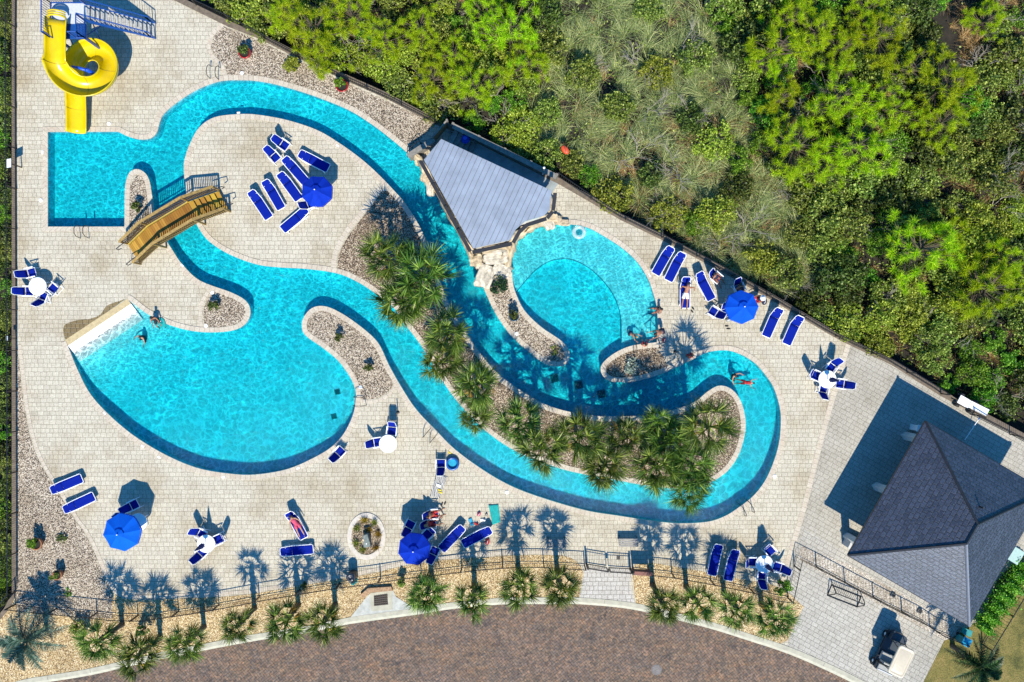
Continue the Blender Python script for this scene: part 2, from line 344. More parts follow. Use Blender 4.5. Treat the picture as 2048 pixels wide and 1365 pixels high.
def roadmat():
    t = NT('brick road'); v = t.coord(R(-38)); v2 = t.coord(R(52))
    b1 = t.n('TexBrick', Scale=1.0, Mortar_Size=.012, Brick_Width=.3, Row_Height=.15, Color1=(1, 1, 1, 1), Color2=(.55, .55, .56, 1), Mortar=(.3, .28, .26, 1)); t.l(v, b1.inputs['Vector'])
    b2 = t.n('TexBrick', Scale=1.0, Mortar_Size=.012, Brick_Width=.3, Row_Height=.15, Color1=(.95, .95, .95, 1), Color2=(.66, .66, .66, 1), Mortar=(.28, .27, .26, 1)); t.l(v2, b2.inputs['Vector'])
    ck = t.n('TexChecker', Scale=3.3333); t.l(v, ck.inputs['Vector'])
    pat = t.mix(b1.outputs['Color'], b2.outputs['Color'], ck.outputs['Fac'])
    w = t.coord(R(-15), scale=(.75, 1.5, 1)); a = t.noise(w, 1.0, 5, .62); b = t.noise(w, .5, 4, .6); c = t.noise(v, 3.5, 3)
    base = t.ramp(a.outputs[0], [(.3, L(80, 74, 76)), (.42, L(118, 107, 98)), (.54, L(136, 118, 98)), (.64, L(162, 124, 92)), (.8, L(172, 130, 96))])
    base = t.mix(base, L(124, 112, 108), t.ramp(b.outputs[0], [(.4, (0, 0, 0)), (.65, (.8, .8, .8))])); base = t.mix(base, (.6, .6, .62, 1), t.ramp(c.outputs[0], [(.5, (0, 0, 0)), (.7, (.9, .9, .9))]), 'MULTIPLY')
    vo = t.n('TexVoronoi', Scale=9.0); t.l(v, vo.inputs['Vector']); sx = t.n('SeparateColor'); t.l(vo.outputs['Color'], sx.inputs[0])
    base = t.mix(base, t.ramp(sx.outputs[0], [(0, L(80, 74, 72)), (.4, L(126, 110, 98)), (.75, L(158, 126, 98)), (1, L(184, 140, 100))]), .45)
    base = t.mix(base, (.6, .58, .56, 1), t.ramp(sx.outputs[1], [(.5, (0, 0, 0)), (1, (.8, .8, .8))]), 'MULTIPLY')
    base = t.mix(base, (.86, .81, .76, 1), 1.0, 'MULTIPLY'); t.color(t.mix(base, pat, 1.0, 'MULTIPLY')); t.b.inputs['Roughness'].default_value = .85; return t.m
M['road'] = roadmat()
def watermat():
    t = NT('pool water'); t.t.nodes.remove(t.b); v = t.coord()
    d1 = t.noise(v, .9, 3); d2 = t.noise(v, 3.5, 2)
    o1 = t.n('VectorMath', _operation='MULTIPLY_ADD'); t.l(d1.outputs['Color'], o1.inputs[0]); o1.inputs[1].default_value = (.9, .9, .0); t.l(v, o1.inputs[2])
    o2 = t.n('VectorMath', _operation='MULTIPLY_ADD'); t.l(d2.outputs['Color'], o2.inputs[0]); o2.inputs[1].default_value = (.22, .22, .0); t.l(o1.outputs[0], o2.inputs[2])
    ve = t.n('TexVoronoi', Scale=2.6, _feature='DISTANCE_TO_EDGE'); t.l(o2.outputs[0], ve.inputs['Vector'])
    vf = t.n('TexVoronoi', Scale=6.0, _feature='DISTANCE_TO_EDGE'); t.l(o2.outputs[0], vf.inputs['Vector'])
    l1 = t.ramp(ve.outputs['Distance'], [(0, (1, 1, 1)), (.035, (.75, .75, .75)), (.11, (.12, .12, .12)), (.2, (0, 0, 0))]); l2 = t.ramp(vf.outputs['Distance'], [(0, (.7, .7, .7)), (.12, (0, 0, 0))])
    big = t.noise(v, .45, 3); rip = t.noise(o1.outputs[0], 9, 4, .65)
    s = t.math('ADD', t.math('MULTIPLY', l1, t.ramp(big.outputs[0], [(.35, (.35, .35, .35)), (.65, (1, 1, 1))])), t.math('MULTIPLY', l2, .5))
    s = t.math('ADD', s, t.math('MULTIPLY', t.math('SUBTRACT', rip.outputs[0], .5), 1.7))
    tc = t.ramp(s, [(0, (.56, .58, .60)), (.35, (.78, .79, .80)), (.95, (1, 1, 1))])  # caustic light painted into the transparent tint: bright cell edges plus ripples
    bp = t.n('Bump', Strength=.5, Distance=.08); t.l(t.math('ADD', rip.outputs[0], d2.outputs[0]), bp.inputs['Height'])
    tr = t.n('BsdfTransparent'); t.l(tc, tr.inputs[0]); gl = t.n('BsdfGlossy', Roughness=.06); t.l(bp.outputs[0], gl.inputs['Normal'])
    fr = t.n('Fresnel', IOR=1.33); t.l(bp.outputs[0], fr.inputs['Normal'])
    mx = t.n('MixShader'); t.l(fr.outputs[0], mx.inputs[0]); t.l(tr.outputs[0], mx.inputs[1]); t.l(gl.outputs[0], mx.inputs[2]); t.l(mx.outputs[0], t.out.inputs['Surface'])
    va = t.n('VolumeAbsorption', Color=(.0, .935, .965, 1), Density=2.6); t.l(va.outputs[0], t.out.inputs['Volume']); return t.m
M['water'] = watermat()
# leaves
M['pine'] = leafmat('pine needles', L(78, 112, 4), L(172, 200, 16), L(214, 222, 50), .45, v=1.0)
M['olive'] = leafmat('olive leaves', L(60, 78, 24), L(118, 136, 50), L(174, 182, 96), .3, v=1.0)
M['bright'] = leafmat('bright leaves', L(44, 84, 14), L(98, 144, 30), L(150, 182, 66), .35, v=1.0)
M['mustard'] = leafmat('mustard leaves', L(86, 102, 28), L(142, 156, 46), L(182, 188, 86), .35, v=1.0)
M['darkleaf'] = leafmat('dark leaves', L(34, 46, 16), L(74, 92, 34), L(126, 138, 66), .25, v=1.0)
M['grass'] = leafmat('tall grass blades', L(84, 98, 54), L(144, 154, 98), L(206, 202, 146), .3, v=1.08)
M['straw'] = leafmat('straw blades', L(120, 98, 56), L(178, 150, 96), L(206, 184, 136), .25, v=1.0)
M['twig'] = plain('grey twigs', (.28, .25, .20, 1), .85, .25); M['bark'] = plain('bark', (.10, .075, .05, 1), .9, .3, 9, bump=.3)
M['palm'] = leafmat('palm fronds', L(36, 56, 14), L(84, 110, 32), L(160, 176, 84), .3, .4, v=.84)
M['palm_dead'] = leafmat('browning fronds', L(96, 74, 20), L(160, 130, 40), L(190, 160, 70), .3, .5)
M['palm_blue'] = leafmat('blue green fronds', L(44, 72, 62), L(96, 130, 116), L(158, 186, 172), .25, .4)
M['palm_dark'] = leafmat('dark green fronds', L(14, 34, 20), L(34, 66, 36), L(92, 118, 60), .25, .4)
M['succulent'] = leafmat('silver leaves', L(90, 108, 96), L(150, 166, 150), L(200, 206, 196), .2)

# ------------------------------------------------------------------ outlines traced on the deck plane (photo pixels)
POOL = [(95,263,1),(236,262.5,1),(256,272),(279,278),(300,276),(313,264),(319,244),(328,226),(359,200),(397,177),(441,161.5),(487,159.5),(520,162),(561,170.5),(625,190),(695,218),(741,246),(782,277),(818,308),(841,335),
 (850,368),(870,386),(882,410),(898,438),(915,465),(932,499),(940,520),(955,545),(971.5,583.6),(992,627),(1023,671),(1058,703),(1089,726),(1115,732.5),(1133,726),(1138,706),(1122.6,683.6),(1081.5,655),(1048,622),(1030,586),(1024,558),(1024,525),(1030,494),(1045.6,473),(1071,458),(1097,449),(1135,447.7),(1174,454),(1207,471),(1245.6,496),(1276,524.6),(1297,558),(1307,586),(1313.6,609),(1316,635),(1316,660),(1314.5,686,1),
 (1290,689),(1263.6,693),(1238,703),(1215,718.5),(1202.6,735),(1207,752),(1222.6,762),(1251,764),(1281.5,759.5),(1322.6,747),(1353,734),(1384,718.5),(1415,704),(1451,700),(1481.5,708),(1512,727),(1535,754),(1549,777),(1560,813),(1562.6,844),(1559,885),(1548.5,923),(1531,962),(1507,993),(1478,1016),(1451,1033),(1417,1044.5),(1366,1048),(1315,1044.5),(1238,1033),(1174,1022.7),(1100,1002),(1030,977),(971.5,945),(910,900.5),(869,859.5),(830.5,818.5),(800,772),(777,731),(754,685),(715,650),(677,625),(648.5,614),(625,617.5),(609,635),(605,653),(612.5,671),(646,695),(677,721),(700,752),(711,777),(712.6,800.5),(707,831),(689.5,867),(664,895),(625,918.5),(574,940),(512,950.5),(461.5,949),(397,938),(333,912),(269,873.6),(218,831),(179.5,788),(154,739),(136,695),(130,680,1),(254,598,1),(262,602),(295,627),(341,650),(397,663),(456,662),(487,650),(500,627),(492,604),(461,586),(400,563),(364,530),(346,504),(330,478),(318,450),(308,425),(303,390),(298,362),(288,346),(273,340),(260,347),(253,366),(251,390,1),(250.5,455,1),(95,455,1)]
ISLAND = [(369,341),(372,315),(382,287),(400,256),(431,236),(482,230),(520,232),(574,242),(633,261.5),(677,287),(720,318),(753,347),(785,380),(812.5,412),(843,463),(866,520),(889,591),(907,627),(930,665),(966,716),(1000,753),(1058,793),(1097,813),(1143,826),(1199,834),(1251,834),(1302,831),(1348,821),(1389,806),(1415,785),(1438,773),(1461,779),(1479,800),(1489,834),(1489,865),(1479,903),(1463,931),(1443,951),(1410,968),(1360,976),(1292,970),(1240,961),(1174,949),(1120,936),(1053,911),(1010,889),(965,855),(920,808),(889.5,767),(866,728),(841,688),(812.5,650),(785,612),(751,586),(715,563),(674,546),(612.5,537),(560,534),(513,528),(461,509),(425,487),(405,466),(388,435),(376,400)]
pool = [P(*q).xy for q in smooth_curve(POOL)]; isl = [P(*q).xy for q in smooth_curve(ISLAND)]
if area2(pool) < 0: pool.reverse()
if area2(isl) < 0: isl.reverse()
NE = [(335,-6),(346,0),(456,54),(520,79),(587,113),(674,154),(771,197),(869,249),(905,262),(1116,368),(1184,407),(1240,440),(1325,481),(1440,542.5),(1540,599),(1656,668),(1687,685),(1784,731),(1882,793),(2048,880),(2400,1067)]
KERB = [(-60,1400),(33,1364),(95,1352),(180,1338),(308,1308.6),(436,1283),(520,1267.6),(612,1253.5),(697,1236),(828,1217.6),(894,1207),(984,1198),(1030,1196),(1090,1196),(1158,1196),(1263,1206),(1350,1226),(1430,1247),(1500,1269),(1584,1297),(1671,1335),(1753,1376),(1900,1450)]
kerb = [P(*q).xy for q in smooth_curve(KERB, False, 4)]
WEST = [(33,1190),(16,1222),(-10,1252),(-90,1300)]
site = px2([(33,-90),(170,-90)] + NE + [(2400,2000),(-300,2000),(-300,1370),(-90,1300),(-10,1252),(16,1222),(33,1190)])

# ------------------------------------------------------------------ ground, deck, road, pool
big = [Vector(p) for p in ((-260,-260),(260,-260),(260,260),(-260,260))]
sheet('ground', [big, site], -1.0, M['soil'])
deck_outer = px2([(33,-90),(170,-90)] + NE + [(2400,1500)]) + list(reversed(kerb)) + px2([(-300,1480),(-300,1370),(-90,1300),(-10,1252),(16,1222),(33,1190)])
sheet('pool_deck', [deck_outer, offset(pool, -.02), offset(isl, .02)], 0, M['deck'])
sheet('pool_island', [offset(isl, .0)], 0.001, M['deck'])
road_poly = offset(kerb, -.02, False) + px2([(2400,1500),(2400,2000),(-300,2000),(-300,1480)])
sheet('road', [road_poly], -.13, M['road'])
kb = MB(); ko, ki = offset(kerb, .02, False), offset(kerb, -.42, False)
for i in range(len(kerb) - 1):
    a, b, c, d = ko[i], ko[i + 1], ki[i + 1], ki[i]; m1, m2 = offset(kerb, -.24, False)[i], offset(kerb, -.24, False)[i + 1]
    kb.add([(*a, .03), (*b, .03), (*m2, .03), (*m1, .03), (*c, -.11), (*d, -.11), (*c, -.2), (*d, -.2), (*b, -.2), (*a, -.2)], [(0, 1, 2, 3), (3, 2, 4, 5), (5, 4, 6, 7), (1, 0, 9, 8)])
tag(kb.build('kerb', M['kerb']), kind='structure')
seam = MB()
for q in ((95,1352),(180,1338),(420,1286),(560,1262),(960,1200),(1212,1200),(1660,1330)):
    p = P(*q).xy; i = min(range(len(kerb) - 1), key=lambda j: (kerb[j] - p).length); t = (kerb[i + 1] - kerb[i]).normalized(); n = Vector((t.y, -t.x)); c = kerb[i] + n * .12
    seam.box((*c, .0315), (.012, .22, .006), math.atan2(t.y, t.x))
tag(seam.build('kerb_joint', M['iron']), kind='structure')
# retaining edge round the raised deck
sk = MB(); rim = px2([(-90,1300),(-10,1252),(16,1222),(33,1190),(33,-90)]) ; rim2 = px2(NE)
def skirt(r, name, label, w, flip):
    m = MB(); o = offset(r, w * flip, False)
    for i in range(len(r) - 1):
        a, b, c, d = r[i], r[i + 1], o[i + 1], o[i]
        m.add([(*a, .045), (*b, .045), (*c, .045), (*d, .045), (*a, -1.1), (*b, -1.1), (*c, -1.1), (*d, -1.1)], [(0, 1, 2, 3), (0, 1, 5, 4), (3, 2, 6, 7)])
    return tag(m.build(name, M['timber']), label, 'retaining wall')
skirt(rim, 'retaining_wall', 'brown timber retaining wall along the left edge of the deck', .26, 1)
skirt(rim2, 'retaining_wall', 'long diagonal timber retaining wall between the deck and the thicket', .34, 1)

def strip(name, line, d0, d1, z0, z1, m, closed=True, lip=.07):
    a, b = offset(line, d0, closed), offset(line, d1, closed); n = len(line); me = MB(); L_ = [0.0]
    for i in range(n): L_.append(L_[-1] + (line[(i + 1) % n] - line[i]).length)
    fs = []; us = []
    for i in range(n if closed else n - 1):
        j = (i + 1) % n
        me.add([(*a[i], z1), (*a[j], z1), (*b[j], z1), (*b[i], z1)], [(0, 1, 2, 3)]); us.append((L_[i], L_[i + 1]))
        me.add([(*b[i], z1), (*b[j], z1), (*b[j], z1 - lip), (*b[i], z1 - lip)], [(0, 1, 2, 3)]); us.append((L_[i], L_[i + 1]))
        me.add([(*a[i], z1), (*a[j], z1), (*a[j], z0), (*a[i], z0)], [(0, 1, 2, 3)]); us.append((L_[i], L_[i + 1]))
    mesh = bpy.data.meshes.new(name); mesh.from_pydata(me.v, [], me.f); mesh.update(); uv = mesh.uv_layers.new()
    for k, (u0, u1) in enumerate(us):
        for q, (u, v) in enumerate(((u0, .5), (u1, .5), (u1, .9), (u0, .9))): uv.data[k * 4 + q].uv = (u, v)
    return tag(link(name, mesh, m), kind='structure')
# coping skips the beach entrance and the rock wall
def run(line, p0, p1):
    i = min(range(len(line)), key=lambda j: (line[j] - P(*p0).xy).length); j = min(range(len(line)), key=lambda q: (line[q] - P(*p1).xy).length)
    return [line[(i + k) % len(line)] for k in range((j - i) % len(line) + 1)]
segs = []
# pool runs counter-clockwise seen from above, so water lies to the left
for p0, p1 in (((820,310),(254,598)), ((131,682),(1122,447.5)), ((1024,545),(962,562))): segs.append(run(pool, p0, p1))
for s_ in segs: strip('coping', s_, -.26, .035, -.02, .03, M['coping'], False)
strip('coping', isl, .26, -.035, -.02, .03, M['coping'])
def wall(line, d, m):
    o = offset(line, d); n = len(o); w = MB()
    w.add([(*p, -.03) for p in o] + [(*p, -.9) for p in o], [(i, (i + 1) % n, n + (i + 1) % n, n + i) for i in range(n)])
    return tag(w.build('pool_wall', m, smooth=False), kind='structure')
wall(pool, .012, M['wall_tile']); wall(isl, -.012, M['wall_tile'])
tag(link('pool_water', fill_mesh('pool_water', [pool, isl], -.49, .82), M['water']), kind='structure')
# floor with the sloping beach in the lagoon
bx0, bx1, by0, by1 = -28.5, 17, -11.8, 16.2; st = .25
nx, ny = int((bx1 - bx0) / st) + 1, int((by1 - by0) / st) + 1
B0 = P(131,681).xy; B1 = P(254,599).xy; bd = (B1 - B0).normalized(); bn = Vector((bd.y, -bd.x))
X, Y = np.meshgrid(bx0 + st * np.arange(nx), by0 + st * np.arange(ny)); D = (X - B0.x) * bn.x + (Y - B0.y) * bn.y; T = (X - B0.x) * bd.x + (Y - B0.y) * bd.y; D = np.maximum(D, (T - 4.9) * 1.1)
ins = (X < -9.6) & (Y < P(0,560).y) & (X > -28.2) & (Y > -8.6)
Z = np.where(ins & (D < 5.4), np.minimum(.005, -.02 - .73 * (1 - (1 - np.clip(D, 0, 5.4) / 5.4) ** 1.7)), -.75)
I = np.arange(nx * ny).reshape(ny, nx); F = np.stack([I[:-1, :-1], I[:-1, 1:], I[1:, 1:], I[1:, :-1]], -1).reshape(-1, 4)
fz = Z.ravel()[F]; F = F[~((fz.max(1) > -.7) & (fz.min(1) == -.75) & (fz.max(1) > -.1))]
keep = ~((D.ravel()[F].max(1) < -.02) & ins.ravel()[F].all(1)); F = F[keep]
def pip(x, y, poly):
    r = np.zeros(x.shape, bool); n = len(poly)
    for i in range(n):
        a, b = poly[i], poly[(i + 1) % n]
        if a.y == b.y: continue
        c = ((a.y > y) != (b.y > y)) & (x < (b.x - a.x) * (y - a.y) / (b.y - a.y) + a.x); r ^= c
    return r
grow = pip(X, Y, offset(pool, -.45)).ravel(); F = F[grow[F].any(1)]
tag(link('pool_floor', npmesh('pool_floor', np.stack([X, Y, Z], -1).reshape(-1, 3), F), M['plaster'], smooth=True), kind='structure')
q0, q1 = B0 - bd * .05, B1 + bd * .05
bm_ = MB().add([(*(q0 - bn * .02), .012), (*(q1 - bn * .02), .012), (*(q1 + bn * .36), .002), (*(q0 + bn * .36), .002), (*(q1 + bn * .36), -.3), (*(q0 + bn * .36), -.3)], [(0, 1, 2, 3), (3, 2, 4, 5)])
tag(bm_.build('beach_ledge', plain('buff ledge', (.46, .36, .19, 1), .6, .12, 6)), kind='structure')
bw = MB().add([(*(q0 + bn * .36), .001), (*(q1 + bn * .36), .001), (*(q1 + bn * 1.5), -.19), (*(q0 + bn * 1.5), -.19)], [(0, 1, 2, 3)])
tag(bw.build('beach_entry', plain('white plaster beach', (.8, .8, .78, 1), .5, .04)), kind='structure')
wetp = smooth_curve([(254,597,1),(240,602),(214,612),(200,630),(180,638),(160,640),(140,645),(129,651),(126,663),(131,681,1)], True, 4)
sheet('wet_paving', [[P(*q).xy for q in wetp]], .005, M['wet'])
shelf = smooth_curve([(1028,590),(1045.6,568),(1071,540),(1097,523),(1122.6,517),(1148,519.5),(1179,535),(1204.6,558),(1225,583.6),(1238,612),(1244,642.6),(1245,684)], False, 4)
sp = [P(*q).xy for q in shelf] + px2([(1245,712),(1332,705),(1336,600),(1285,485),(1140,428),(1040,440),(1013,520),(1016,575)])
tag(MB().prism([tuple(p) for p in sp], -.95, -.42).build('pool_shelf', M['plaster']), kind='structure')
lip = [P(*q, ).xy for q in shelf]
tag(MB().tube([(p.x, p.y, -.415) for p in lip], .028, 5).build('shelf_edge', plain('blue edge tile', (.06, .25, .36, 1), .4, .1)), kind='structure')

def bed(pts, m, z=.009, n=4, name='gravel_bed'): return sheet(name, [[P(*q).xy for q in smooth_curve(pts, True, n)]], z, m)
bed([(33,690,1),(40,740),(46,800),(56,855),(67,895),(85,936),(108,972),(133,1013),(152,1044),(166,1062),(185,1097),(200,1133),(214,1168),(232,1190),(262,1199),(310,1200),(367,1197),(440,1194),(510,1187),(638,1166),(741,1148),(805,1133),(895,1120),(984,1114),(1030,1111),(1110,1111),(1138,1115),(1158,1128),(1167,1148),(1167,1166),(1158,1196,1),(1090,1200),(1030,1200),(984,1202),(894,1211),(830,1222,1),(700,1240,1),(612,1257),(520,1271),(436,1287),(308,1312),(180,1342),(33,1368,1),(-90,1420,1),(-90,1300,1),(-10,1252,1),(16,1222,1),(33,1190,1)], M['gravel_tan'])
bed([(33,692,1),(40,740),(46,800),(56,855),(67,895),(85,936),(108,972),(133,1013),(152,1044),(166,1062),(185,1097),(200,1133),(212,1164),(222,1184),(226,1237,1),(180,1236),(110,1229),(33,1222,1)], M['gravel'], .013)
for pts in ([(36,690),(43,740),(49,800),(59,855),(70,895),(88,936),(111,972),(136,1013),(155,1044),(169,1062),(188,1097),(203,1133),(217,1166),(234,1187),(263,1196),(310,1197),(367,1194),(440,1191),(510,1184),(638,1163),(741,1145),(805,1130),(895,1117),(984,1111),(1030,1108),(1110,1108)],):
    strip('bed_edging', [P(*q).xy for q in smooth_curve(pts, False, 4)], .0, .19, 0, .016, M['coping'], False, .01)
bed([(1266,1160),(1264,1138),(1275,1127,1),(1307,1127),(1340,1132),(1392,1141),(1489,1160),(1536,1168),(1570,1180,1),(1607.5,1214,1),(1597,1233),(1574,1282,1),(1540,1288),(1430,1250),(1350,1229),(1272,1210,1)], M['gravel_tan'])
sheet('walkway', [px2([(1167,1148),(1172,1134),(1266,1138),(1259,1169),(1270,1207),(1158,1197)])], .012, M['walk'])
bed([(446,53,1),(432,68),(426,80),(423,97),(433,114),(449,131),(455,152,1),(487,154),(561,165),(625,184),(695,212),(741,240),(782,271),(820,303,1),(828,292,1),(872,248,1),(771,202),(674,158),(587,117),(520,83)], M['gravel'], .011)
strip('bed_edging', [P(*q).xy for q in smooth_curve([(450,50),(430,68),(424,80),(421,97),(431,115),(447,132),(453,152)], False, 4)], -.2, .02, 0, .016, M['coping'], False, .01)
bed([(762,384,1),(750,403),(724,437),(700,468),(680,504),(675,530),(674,543,1),(715,560),(751,582),(785,609),(812,646),(841,684),(866,724),(889,763),(920,804),(965,851),(1010,885),(1053,907),(1120,932),(1174,945),(1240,957),(1292,966),(1360,972),(1408,964),(1440,947),(1460,928),(1475,902),(1485,865),(1485,834),(1475,802),(1459,783),(1438,777),(1419,788),(1391,810),(1348,825),(1302,835),(1199,838),(1143,830),(1097,817),(1056,797),(998,757),(963,719),(927,667),(904,629),(886,593),(862,520),(840,465),(809,415),(783,384)], M['gravel_dark'], .011)
strip('bed_edging', [P(*q).xy for q in smooth_curve([(764,380),(748,401),(722,435),(697,466),(677,503),(672,530),(671,545)], False, 4)], -.28, .02, 0, .015, M['coping'], False, .01)
bed([(264,366),(258,390),(258,460,1),(300,462,1),(302,425),(297,390),(292,364),(278,350)], M['gravel'], .011)
bed([(424,581,1),(410,608),(407,635),(411,656,1),(456,656),(483,646),(494,627),(487,608),(459,591)], M['gravel'], .011)
strip('bed_edging', [P(*q).xy for q in smooth_curve([(424,578),(407,607),(404,635),(408,660)], False, 4)], -.2, .0, 0, .016, M['coping'], False, .01)
bed([(630,622),(613,640),(611,653),(618,668),(650,690),(682,716),(706,748),(717,777),(718,796),(741,799),(766,791),(782,777),(790,760,1),(770,731),(748,688),(710,655),(672,631),(648,620)], M['gravel'], .011)
strip('bed_edging', [P(*q).xy for q in smooth_curve([(716,798),(741,801),(767,793),(783,779),(791,761)], False, 4)], -.2, .0, 0, .016, M['coping'], False, .01)
bed([(966,560,1),(980,585),(1000,627),(1030,667),(1062,698),(1092,720),(1115,725),(1128,720),(1130,706),(1117,690),(1077,662),(1042,627),(1024,590),(1019,558,1)], M['gravel'], .011)
bed([(1268,699),(1242,708),(1220,722),(1211,736),(1214,748),(1228,756),(1251,758),(1281,753),(1318,743),(1336,735,1),(1326,712),(1312,696,1),(1290,695)], M['gravel_dark'], .011)
# right-hand paving: patio round the pavilion, drive, soldier course, lawn
sheet('patio', [px2([(1697,690),(1784,731),(1882,793),(2048,880),(2400,1070),(2400,1160),(1938,1250),(1610,1060),(1592,1086),(1648,876)])], .006, M['patio'])
sheet('driveway', [px2([(1594,1086),(1610,1060),(1940,1240),(1889,1280),(1843,1370),(1800,1420),(1753,1378),(1671,1336),(1574,1292),(1607,1214),(1574,1180)])], .0065, M['drive'])
strip('soldier_course', px2([(1702,688),(1680,762),(1648,876),(1612,1020),(1592,1086),(1568,1166)]), -.3, .0, 0, .012, M['coping'], False, .01)
sheet('gravel_strip', [px2([(1602,1092),(1596,1118),(1672,1163),(1870,1270),(1940,1310),(1950,1270),(1700,1130)])], .011, M['gravel_pale'])
sheet('lawn', [px2([(1889,1281),(1843,1372),(1780,1500),(2400,1500),(2400,1040),(2060,1090),(1995,1160),(1960,1240),(1905,1276)])], .012, M['lawn'])

# ------------------------------------------------------------------ planting-bed extras: oval planter, storm inlet, notice board etc. are things below
def fence(name, label, top, h, cat='fence', spacing=2.4, picket=.13, group=None, base=0.0, panel=True):
    pts = [P(p[0], p[1], h + base) for p in top]; pts = [Vector((p.x, p.y, base)) for p in pts]
    c = pts[0].copy(); t = thing(name, label, cat, c, 0, group); loc = [p - c for p in pts]
    dist = [0.0]
    for i in range(len(loc) - 1): dist.append(dist[-1] + (loc[i + 1] - loc[i]).length)
    def at(d):
        d = min(max(d, 0), dist[-1])
        for i in range(len(loc) - 1):
            if d <= dist[i + 1] + 1e-6: return loc[i].lerp(loc[i + 1], (d - dist[i]) / max(1e-6, dist[i + 1] - dist[i]))
    n = max(1, round(dist[-1] / spacing))
    for k in range(n + 1):
        p = at(dist[-1] * k / n); MB().box((p.x, p.y, (h + .05) / 2), (.065, .065, h + .05)).build('post', M['black'], t)
    up = Vector((0, 0, 1))
    MB().tube([p + up * h for p in loc], .028, 5).build('top_rail', M['black'], t); MB().tube([p + up * .12 for p in loc], .02, 4).build('bottom_rail', M['black'], t)
    if panel:
        m = MB(); k = int(dist[-1] / picket)
        for i in range(k): p = at((i + .5) * picket); m.box((p.x, p.y, h / 2 + .05), (.013, .013, h - .12))
        m.build('picket_panel', M['black'], t)
    return t
fence('metal_fence', 'black picket fence on the timber wall at the left edge', [(12,-40),(11,90),(12,400),(13,700),(14,1000),(14,1190),(-12,1222),(-40,1260)], 1.0, base=.045)
fence('metal_fence', 'black picket fence from the slide corner to the waterfall house', [(380,-4),(458,33),(523,68),(590,104),(676,146),(773,189),(868,238)], 1.0, base=.045)
fence('metal_fence', 'black picket fence along the diagonal wall behind the loungers', [(1118,347),(1186,393),(1242,428),(1328,470),(1444,532),(1545,590),(1662,660),(1694,677),(1792,723),(1886,780),(1900,790)], 1.0, base=.045)
fence('metal_fence', 'black picket fence behind the pavilion roof', [(1960,832),(2055,880),(2200,960)], 1.0, base=.045)
fence('metal_fence', 'thin black fence curving through the tan gravel left of the gate', [(10,1220),(60,1226),(115,1231),(223,1242),(282,1243),(372,1230),(454,1216),(520,1203),(600,1189),(679,1176.5),(741,1169),(805,1158.6),(882,1150),(959,1140.6),(1030,1135.5),(1081.5,1135.5),(1163.6,1140),(1172,1141)], 1.02)
fence('metal_fence', 'thin black fence behind the palms right of the gate', [(1270,1148),(1345.6,1156),(1420,1169),(1507,1187),(1560,1203),(1587,1207)], 1.02)
fence('metal_fence', 'black mesh fence between the driveway and the pavilion', [(1587,1206),(1605,1122),(1660,1150),(1726,1186),(1793,1221),(1856,1252),(1890,1274),(1938,1293)], 1.05, spacing=2.0, picket=.2)
fence('metal_fence', 'black fence on the lawn beyond the hedge', [(1985,1302),(2030,1228),(2068,1165),(2110,1095)], 1.05, picket=.2)
def gate():
    t = thing('double_gate', 'black double swing gate across the white walkway', 'gate', P(1222,1128)); o = P(1222,1128)
    pp = [P(1176,1138,1.1), P(1219,1145,1.1), P(1266,1148,1.1)]; pp = [Vector((p.x, p.y, 0)) - o for p in pp]
    for p in (pp[0], pp[2]): MB().box((p.x, p.y, .62), (.1, .1, 1.24)).build('post', M['black'], t)
    for a, b in ((pp[0], pp[1]), (pp[1], pp[2])):
        d = (b - a); a2 = a + d * .05; b2 = b - d * .05; m = MB()
        m.tube([a2 + Vector((0, 0, .1)), a2 + Vector((0, 0, 1.08)), b2 + Vector((0, 0, 1.08)), b2 + Vector((0, 0, .1))], .03, 5, True); m.tube([a2 + Vector((0, 0, .9)), b2 + Vector((0, 0, .9))], .018, 4)
        lf = m.build('gate_leaf', M['black'], t); m = MB()
        for i in range(11): q = a2.lerp(b2, (i + .5) / 11); m.box((q.x, q.y, .58), (.015, .015, .98))
        m.build('picket_panel', M['black'], lf)
    MB().box((pp[1].x, pp[1].y + .03, .8), (.16, .1, .3)).build('latch', M['steel'], t)
gate()

